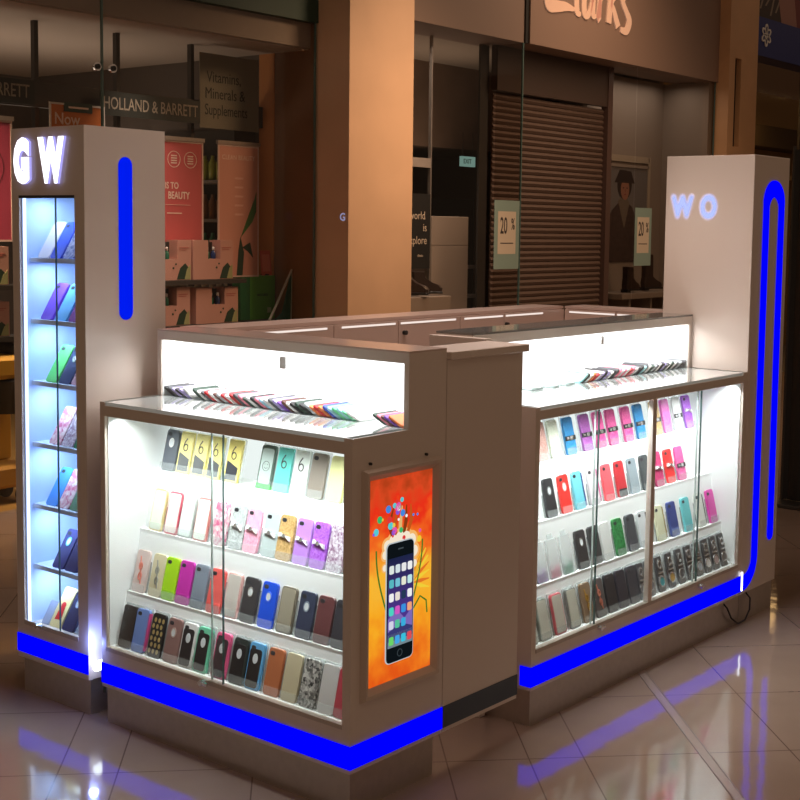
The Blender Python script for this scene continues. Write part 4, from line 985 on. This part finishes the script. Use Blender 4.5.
for a in [(1.299, 'rose bronze glitter case', 'wallet', 'glitter_rose'), (1.387, 'cream glitter case', 'wallet', 'glitter_cream'), (1.495, 'blue glitter label case left of the purple one', 'label', 'glitter_blue'),
          (1.615, 'purple glitter case with a black label', 'label', 'glitter_purple'), (1.716, 'pink glitter case with low label beside the door seam', 'label', 'glitter_pink'),
          (1.812, 'pink glitter case with label, right of the door seam', 'label', 'glitter_pink'), (1.932, 'pink glitter case with label beside the second blue case', 'label', 'glitter_pink'),
          (2.034, 'blue glitter label case next to the middle post', 'label', 'glitter_blue'), (2.171, 'gold glitter case right of the middle post', 'label', 'glitter_gold'),
          (2.262, 'magenta glitter case without label', 'wallet', 'glitter_magenta'), (2.362, 'white case with a black and silver label', 'label', (.94, .95, .95)), (2.456, 'violet glitter case, last', 'bow', 'glitter_violet')]:
    place_right(4, a[0], a[1]+R4, a[2], a[3])
R3 = ' on the four-door cabinet third step'
for a in [(1.286, 'black case with a star cut-out', 'hole', (.20, .20, .21), (.5, .5, .5)), (1.389, 'bright red case with pale disc', 'hole', (.90, .22, .20), (.9, .7, .68)), (1.484, 'aqua case with navy edge', 'strip', (.45, .78, .84), (.15, .25, .55)),
          (1.593, 'pink and white striped case', 'strip', (.85, .82, .84), (.85, .35, .60)), (1.70, 'coral case', 'fan', (.95, .38, .42), (.92, .30, .36)), (1.80, 'red case with black ends', 'fan', (.78, .22, .25), (.20, .18, .20)),
          (1.90, 'pale grey case with black corner', 'plain', (.58, .63, .66)), (2.00, 'dark grey case beside the middle post', 'plain', (.30, .32, .33)), (2.106, 'crimson glitter case right of the middle post', 'bow', 'crimson_glit'),
          (2.203, 'plain scarlet case', 'bow', (.88, .20, .20)), (2.300, 'crimson glitter case with a black label', 'label', 'glitter_pink')]:
    place_right(3, a[0], a[1]+R3, a[2], a[3], a[4] if len(a) > 4 else (.1, .1, .1))
R2 = ' on the four-door cabinet second step'
for a in [(1.060, 'clear pack with a dark green insert, first', 'clearpack', (.8, .8, .8), (.15, .38, .32)), (1.145, 'clear pack with a violet insert', 'clearpack', (.8, .8, .8), (.48, .25, .58)), (1.232, 'clear pack with a raspberry insert', 'clearpack', (.8, .8, .8), (.78, .35, .48)),
          (1.322, 'clear pack with a sea green insert', 'clearpack', (.8, .8, .8), (.15, .48, .36)), (1.425, 'charcoal case with large camera ring', 'hole', (.24, .23, .24), 'silver'), (1.518, 'plain charcoal case at the door seam', 'plain', (.26, .26, .27)),
          (1.602, 'white carded case', 'wallet', (.86, .87, .86)), (1.700, 'dark green glitter case', 'plain', 'green_glit'), (1.798, 'graphite case', 'fan', (.30, .31, .33), (.25, .25, .28)), (1.89, 'white case with black edge by the middle post', 'strip', (.84, .86, .87), (.2, .2, .2)),
          (2.029, 'cream case with gold edge', 'strip', (.84, .84, .72), (.6, .5, .2)), (2.141, 'navy blue case', 'fan', (.24, .30, .55), (.35, .42, .65)), (2.263, 'turquoise flip case', 'fan', (.42, .76, .78), (.40, .72, .75)),
          (2.385, 'white case with black edge at the far door seam', 'strip', (.86, .87, .84), (.25, .25, .25)), (2.492, 'magenta case, last', 'fan', (.85, .25, .65), (.80, .40, .68))]:
    place_right(2, a[0], a[1]+R2, a[2], a[3], a[4] if len(a) > 4 else (.1, .1, .1), a[2] != 'clearpack')
R1 = ' on the four-door cabinet bottom step'
for a in [(.99, 'pale grey framed case at the far left', 'bumper', (.70, .72, .70), (.78, .79, .75)), (1.075, 'silver framed clear case', 'bumper', (.62, .66, .63), (.80, .80, .75)), (1.173, 'red framed clear case', 'bumper', (.85, .38, .42), (.80, .78, .73)), (1.270, 'grey framed clear case', 'bumper', (.50, .52, .50), (.80, .80, .74)),
          (1.368, 'brown case with gold charm', 'ribbon', (.58, .48, .38), (.72, .55, .22)), (1.455, 'brown case with rose ribbon at the door seam', 'ribbon', (.36, .34, .34), (.80, .5, .42)), (1.540, 'black case, left of three', 'plain', (.20, .20, .22)),
          (1.622, 'black case, middle of three', 'plain', (.22, .22, .26)), (1.706, 'black case, right of three', 'plain', (.26, .26, .29))]:
    place_right(1, a[0], a[1]+R1, a[2], a[3], a[4] if len(a) > 4 else (.1, .1, .1))
dials = [(1.84, (.5, .5, .52), 'grey dial, beside the middle post on its right'), (1.925, (.30, .62, .66), 'turquoise dial'), (2.010, (.80, .66, .38), 'gold dial'), (2.095, (.35, .35, .36), 'dark dial right of the gold one'),
         (2.175, (.32, .33, .34), 'dark dial at the far door seam'), (2.253, (.70, .74, .78), 'pale blue dial'), (2.33, (.88, .88, .86), 'white dial'), (2.405, (.74, .66, .66), 'blush dial'), (2.482, (.40, .38, .38), 'dark dial, last by the tower')]
for y, c, d in dials:
    o = place_right(1, y, 'dark strap pack with '+d, 'band', (.30, .30, .31), c, True, name='strap_pack')
o = place_right(1, 1.775-.0, 'dark strap pack left of the middle post', 'band', (.32, .32, .34), (.45, .45, .47), True, name='strap_pack')
for o in bpy.data.objects:
    if o.name.startswith('strap_pack'): o['category'] = 'strap pack'; o['group'] = 'strap packs on the bottom step'

# tower shelves: cases leaning well back
TL = math.radians(31)
tower = [
    (0, [(-1.590, 'white case with red motif', 'wallet', (.90, .88, .92)), (-1.515, 'deep blue glossy case', 'plain', (.18, .30, .85)), (-1.440, 'blue sequinned case', 'wallet', 'sequin_blue')]),
    (1, [(-1.578, 'violet purple case', 'plain', (.45, .25, .80)), (-1.490, 'sky blue case with fade', 'plain', (.40, .70, .92)), (-1.410, 'crimson edged case', 'strip', (.55, .30, .60), (.7, .1, .3))]),
    (2, [(-1.551, 'bright green case', 'plain', (.40, .88, .45)), (-1.473, 'navy case with round opening', 'hole', (.20, .25, .42), (.6, .7, .7)), (-1.398, 'pale rose case', 'wallet', (.85, .68, .75))]),
    (3, [(-1.535, 'flowery pink and violet case', 'wallet', 'flower'), (-1.460, 'blossom patterned case', 'wallet', 'bloom'), (-1.386, 'dark green case', 'plain', (.20, .50, .38))]),
    (4, [(-1.560, 'azure blue case', 'plain', (.25, .55, .90)), (-1.488, 'white case with pink hearts', 'wallet', 'flower'), (-1.416, 'sage green case', 'plain', (.45, .60, .48))]),
    (5, [(-1.525, 'indigo rugged case with rings', 'hole', (.22, .22, .45), (.4, .8, .85)), (-1.450, 'dark violet rugged case with rings', 'hole', (.22, .20, .38), (.4, .7, .8))]),
    (6, [(-1.585, 'small silver carded pack', 'wallet', (.62, .66, .78)), (-1.525, 'cream case with red figure', 'wallet', (.92, .86, .62)), (-1.449, 'dark indigo case', 'hole', (.20, .20, .36), (.6, .7, .9))])]
names = ('top', 'second', 'third', 'fourth', 'fifth', 'sixth', 'bottom')
for lv, items in tower:
    for (x, d, t, c, *c2) in items:
        s = .62 if 'small' in d else 1.04
        make_case('phone_case', (x, .055 if lv < 6 else .04, TZ[lv]+.0008), 0, TL, '%s on the %s shelf of the left tower' % (d, names[lv]), t, c, c2[0] if c2 else (.1, .1, .1), False, 'phone cases on the shelves of the left tower', s)
        if 'red figure' in d:
            o = bpy.data.objects[-1] if False else [q for q in COL.objects if q.get('label', '').startswith('cream case with red figure')][0]
            MB().disc(0, H*.55, .012, -.001, 0, cmat((.85, .15, .15)), 14).prism([(-.016, H*.18), (.018, H*.20), (.012, H*.5), (-.012, H*.5)], -.001, 0, cmat((.85, .15, .15)), 'Y').build('red_figure', o)
        # little acrylic easel behind each case
    for k, (x, d, *_) in enumerate(items):
        e = root('acrylic_easel', 'clear acrylic easel behind the %s on the %s tower shelf' % (d, names[lv]), 'easel', (x, .055 if lv < 6 else .04, TZ[lv]), 0, 'acrylic easels in the left tower')
        sT, cT = math.sin(TL), math.cos(TL)
        s = .45 if 'small' in d else .85
        t = .0165; hb = H*s
        p0 = (t*cT+.002, 0.0); p1 = (t*cT+.002+hb*sT, hb*cT)
        MB().prism([p0, (p0[0]+.004, p0[1]), (p1[0]+.004, p1[1]), p1], -.02, .02, PACK, 'X').build('back_rest', e)
        MB().prism([(p1[0]+.005, p1[1]-.004), (p1[0]+.008, p1[1]-.004), (p1[0]+.018, 0), (p1[0]+.014, 0)], -.02, .02, PACK, 'X').build('strut', e)

# cases filed along the counter tops
ORD = ['first', 'second', 'third', 'fourth', 'fifth', 'sixth', 'seventh', 'eighth', 'ninth', 'tenth', 'eleventh', 'twelfth', 'thirteenth', 'fourteenth']
FC = {'black': (.10, .10, .11), 'dark grey': (.30, .31, .33), 'pale grey': (.70, .73, .75), 'white': (.92, .92, .92), 'lilac': (.66, .62, .82), 'dark green': (.15, .25, .20), 'red': (.75, .16, .18), 'brown': (.35, .20, .16),
      'pink': (.92, .52, .60), 'sky blue': (.62, .80, .88), 'orange': (.90, .50, .25), 'royal blue': (.25, .35, .75), 'mint green': (.45, .85, .62), 'purple': (.48, .28, .70), 'aqua': (.60, .82, .84)}
def filed(seq, place, where, group, rz, tilt):
    cnt = {}
    for i, (cname, off) in enumerate(seq):
        cnt[cname] = cnt.get(cname, 0)+1
        m = cached(('filed', cname), lambda: filed_mesh(cmat(FC[cname]), tilt))
        o = link('phone_case', m); o.location = place(off); o.rotation_euler = (0, 0, rz+random.uniform(-.04, .04))
        o.scale = (1, random.uniform(.86, 1.04), random.uniform(.85, 1.12))
        tag(o, '%s %s phone case %s' % (ORD[cnt[cname]-1], cname, where), 'phone case', group)
def filed_mesh(m, tilt):
    # long edge runs back (local y), short edge rises, leaning towards -x ; local origin on the table
    mb = MB(); L_, wd, t = .128, .066, .009
    M = Matrix.Rotation(-tilt, 4, 'Y') @ Matrix(((0, 1, 0, 0), (1, 0, 0, L_/2), (0, 0, 1, 0), (0, 0, 0, 1)))
    # slab local: x = width(long), z = height, y = thickness
    mb.slab(L_, wd, t, .010, m, 0, 0, 0, .0015, M, 3)
    z = min(v[2] for v in mb.v); mb.v = [(a, b, c-z+.0003) for a, b, c in mb.v]
    return mb.mesh('phone_case')
seqL = []
x = -1.115
pal = ['black', 'dark grey', 'lilac', 'black', 'lilac', 'white', 'dark green', 'white', 'dark grey', 'red', 'white', 'brown', 'pale grey', 'red', 'white', 'red', 'dark grey', 'pink', 'dark green', 'white', 'black', 'pink', 'sky blue', 'white', 'dark grey', 'lilac', 'purple', 'brown',
       'white', 'black', 'dark green', 'black', 'pale grey', 'orange', 'red', 'orange', 'royal blue', 'sky blue', 'mint green', 'aqua', 'mint green', 'white']
for k, p in enumerate(pal):
    if k == 6: x += .03
    seqL.append((p, x)); x += .0212
x = -.105
for p in ('dark green', 'pink', 'brown', 'purple', 'orange'): seqL.append((p, x)); x += .0165
filed(seqL, lambda o: (o, .262, ZC), 'from the left in the row on the poster cabinet', 'phone cases filed in the row on the left counter', 0, math.radians(64))
seqR = []; y = 2.50
palR = ['dark grey', 'black', 'pale grey', 'dark grey', 'white', 'dark green', 'white', 'dark grey', 'lilac', 'black', 'white', 'dark grey', 'pale grey', 'dark green', 'white', 'dark grey', 'aqua', 'black', 'dark grey', 'white', 'pink', 'red', 'white', 'pink', 'white', 'pink', 'dark grey', 'black', 'white', 'lilac', 'black', 'lilac', 'white', 'red', 'orange', 'white', 'dark green', 'aqua']
for p in palR: seqR.append((p, y)); y -= .0225
def placeR(o): return (-.292, o, ZC)
def filed_right():
    cnt = {}
    for cname, yy in seqR:
        cnt[cname] = cnt.get(cname, 0)+1
        m = cached(('filedR', cname), lambda: filed_mesh(cmat(FC[cname]), -math.radians(64)))
        o = link('phone_case', m); o.location = placeR(yy); o.rotation_euler = (0, 0, PI/2+random.uniform(-.04, .04)); o.scale = (1, random.uniform(.82, 1.0), random.uniform(.85, 1.12))
        tag(o, '%s %s phone case from the tower in the row on the four-door cabinet' % (ORD[cnt[cname]-1], cname), 'phone case', 'phone cases filed in the row on the right counter')
filed_right()
# loose flat clear packs near the gate
flat = [('clear flat pack lying beside the end of the right row', 1.59, .0), ('clear flat pack lying second from the right row', 1.48, .25), ('clear flat pack lying nearest the gate', 1.37, -.2)]
for k, (lb, yy, a) in enumerate(flat):
    o = MB(Matrix.Rotation(-PI/2, 4, 'X')).slab(.07, .12, .010, .008, pm('pale_aqua_plastic', (.62, .76, .76), .15), 0, -.0105, -.06).build('clear_pack'); o.location = (-.345, yy, ZC+.0005); o.rotation_euler = (0, 0, a+PI/2)
    tag(o, lb, 'pack', 'flat clear packs on the right counter')
    MB(Matrix.Rotation(-PI/2, 4, 'X')).box(-.02, .01, -.0112, -.0105, -.02, -.008, BLACK).box(-.02, .02, -.0112, -.0105, .02, .026, pm('case_grey_print', (.3, .3, .33), .4)).build('printed_mark', o)

# ================================================================= LIGHT
w = bpy.data.worlds.new('world'); sc.world = w; w.use_nodes = True
bg = w.node_tree.nodes['Background']; bg.inputs[0].default_value = (1, .66, .43, 1); bg.inputs[1].default_value = .165
# mall ceiling lights, then lamps inside the shops and kiosk
add_light('mall_light_over_kiosk', 'AREA', (-.55, 1.5, 3.9), 24, (1, .82, .72), 1.2, 1.8, rot=(0, 0, 0), spread=110)
add_light('mall_light_front', 'AREA', (2.2, -.6, 4.2), 4, (1, .78, .60), 1.6, 1.6, rot=(0, 0, 0), spread=110)
add_light('mall_light_far', 'AREA', (-2.2, 8.2, 4.8), 52, (1, .66, .42), 1.0, 4, target=(-4.4, 7.6, 1.5), spread=120)
add_light('mall_light_pillar', 'AREA', (-1.6, 5.6, 4.4), 17, (1, .64, .38), .8, .8, target=(-4.1, 4.9, 2.2), spread=60)
add_light('left_window_fill', 'AREA', (-4.53, 3.0, 3.04), 24, (1, .80, .68), .1, 2.6, target=(-4.80, 3.0, 1.4), spread=70)  # unseen lamp added so the posters and stands show
add_light('far_left_window_fill', 'AREA', (-4.53, 1.2, 3.0), 30, (1, .75, .5), .3, .8, target=(-4.75, 1.9, .8), spread=80)  # added amber fill for the trolley corner, no fixture in view
add_light('left_shop_fill', 'AREA', (-6.6, 2.6, 3.0), 26, (1, .82, .66), 1.0, 3.0, rot=(0, 0, 0), spread=110)  # added unseen lamp lifting the shop interior
add_light('left_shop_upfill', 'AREA', (-5.9, 2.2, 1.7), 16, (1, .82, .66), .8, 3.0, rot=(PI, 0, 0), spread=150)  # unseen upward fill, added to brighten the ceiling
add_light('shoe_window_fill', 'AREA', (-4.70, 9.8, 3.40), 3.5, (1, .80, .64), .3, 1.3, rot=(0, 0, 0), spread=170)  # added fill above the boots, no fixture seen
add_light('shoe_window_fill_left', 'AREA', (-4.55, 6.0, 3.38), 10, (1, .82, .68), .1, 1.4, target=(-4.9, 6.2, 1.2), spread=70)  # unseen fill put in for the dark shoe display
add_light('shoe_shop_fill', 'AREA', (-5.9, 7.0, 2.3), 8, (1, .72, .5), .8, 2.5, rot=(PI, 0, 0), spread=150)  # unseen upward lamp added to lift the dark shoe shop
add_light('amber_shop_light', 'AREA', (-5.4, 13, 3.6), 40, (1, .62, .25), 1.0, 3.0, rot=(0, 0, 0))
add_light('staff_side_fill', 'AREA', (-.62, 1.6, 1.9), 5, (1, .78, .68), .5, 1.6, rot=(0, PI*.32, PI), spread=140)  # unseen lamp put in to brighten the staff counters
# kiosk lights
WHT = (.93, 1, .99)
add_light('cabinet_led_left', 'AREA', (-.6, .045, 1.085), 5.6, WHT, 1.08, .03, target=(-.6, .12, .2), spread=135)
add_light('cabinet_led_right_near', 'AREA', (-.045, 1.36, 1.085), 3.9, WHT, .76, .03, rot=None, spread=135)
add_light('cabinet_led_right_far', 'AREA', (-.045, 2.16, 1.085), 3.9, WHT, .74, .03, rot=None, spread=135)
for n in ('cabinet_led_right_near', 'cabinet_led_right_far'):
    o = bpy.data.objects[n]; v = (Vector((-.12, o.location.y, .2))-o.location).to_track_quat('-Z', 'X'); o.rotation_euler = v.to_euler()
    o.rotation_euler = (Matrix.Rotation(PI/2, 4, 'Z') @ (Vector((0, .075, -.885)).to_track_quat('-Z', 'Y').to_matrix().to_4x4())).to_euler()
add_light('upper_fill_left', 'AREA', (-.6, .30, 1.352), 4.5, (1, 1, 1), 1.1, .04, rot=(0, 0, 0))  # added so filed cases are not silhouettes against the back panel
add_light('upper_fill_right', 'AREA', (-.34, 1.75, 1.352), 6, (1, 1, 1), .04, 1.55, rot=(0, 0, 0))  # likewise an added lamp, for the row on the right
for i, z in enumerate([1.846]+[z-.02 for z in TZ[:-1]]):
    add_light('tower_led', 'AREA', (-1.54, .10, z), .7, (.60, .78, 1), .10, .06, rot=(0, 0, 0))
add_light('gap_glow', 'POINT', (-1.225, -.01, .27), .9, (.22, .32, 1), .015)

sc.view_settings.view_transform = 'Standard'
sc.view_settings.look = 'None'
sc.view_settings.exposure = 0
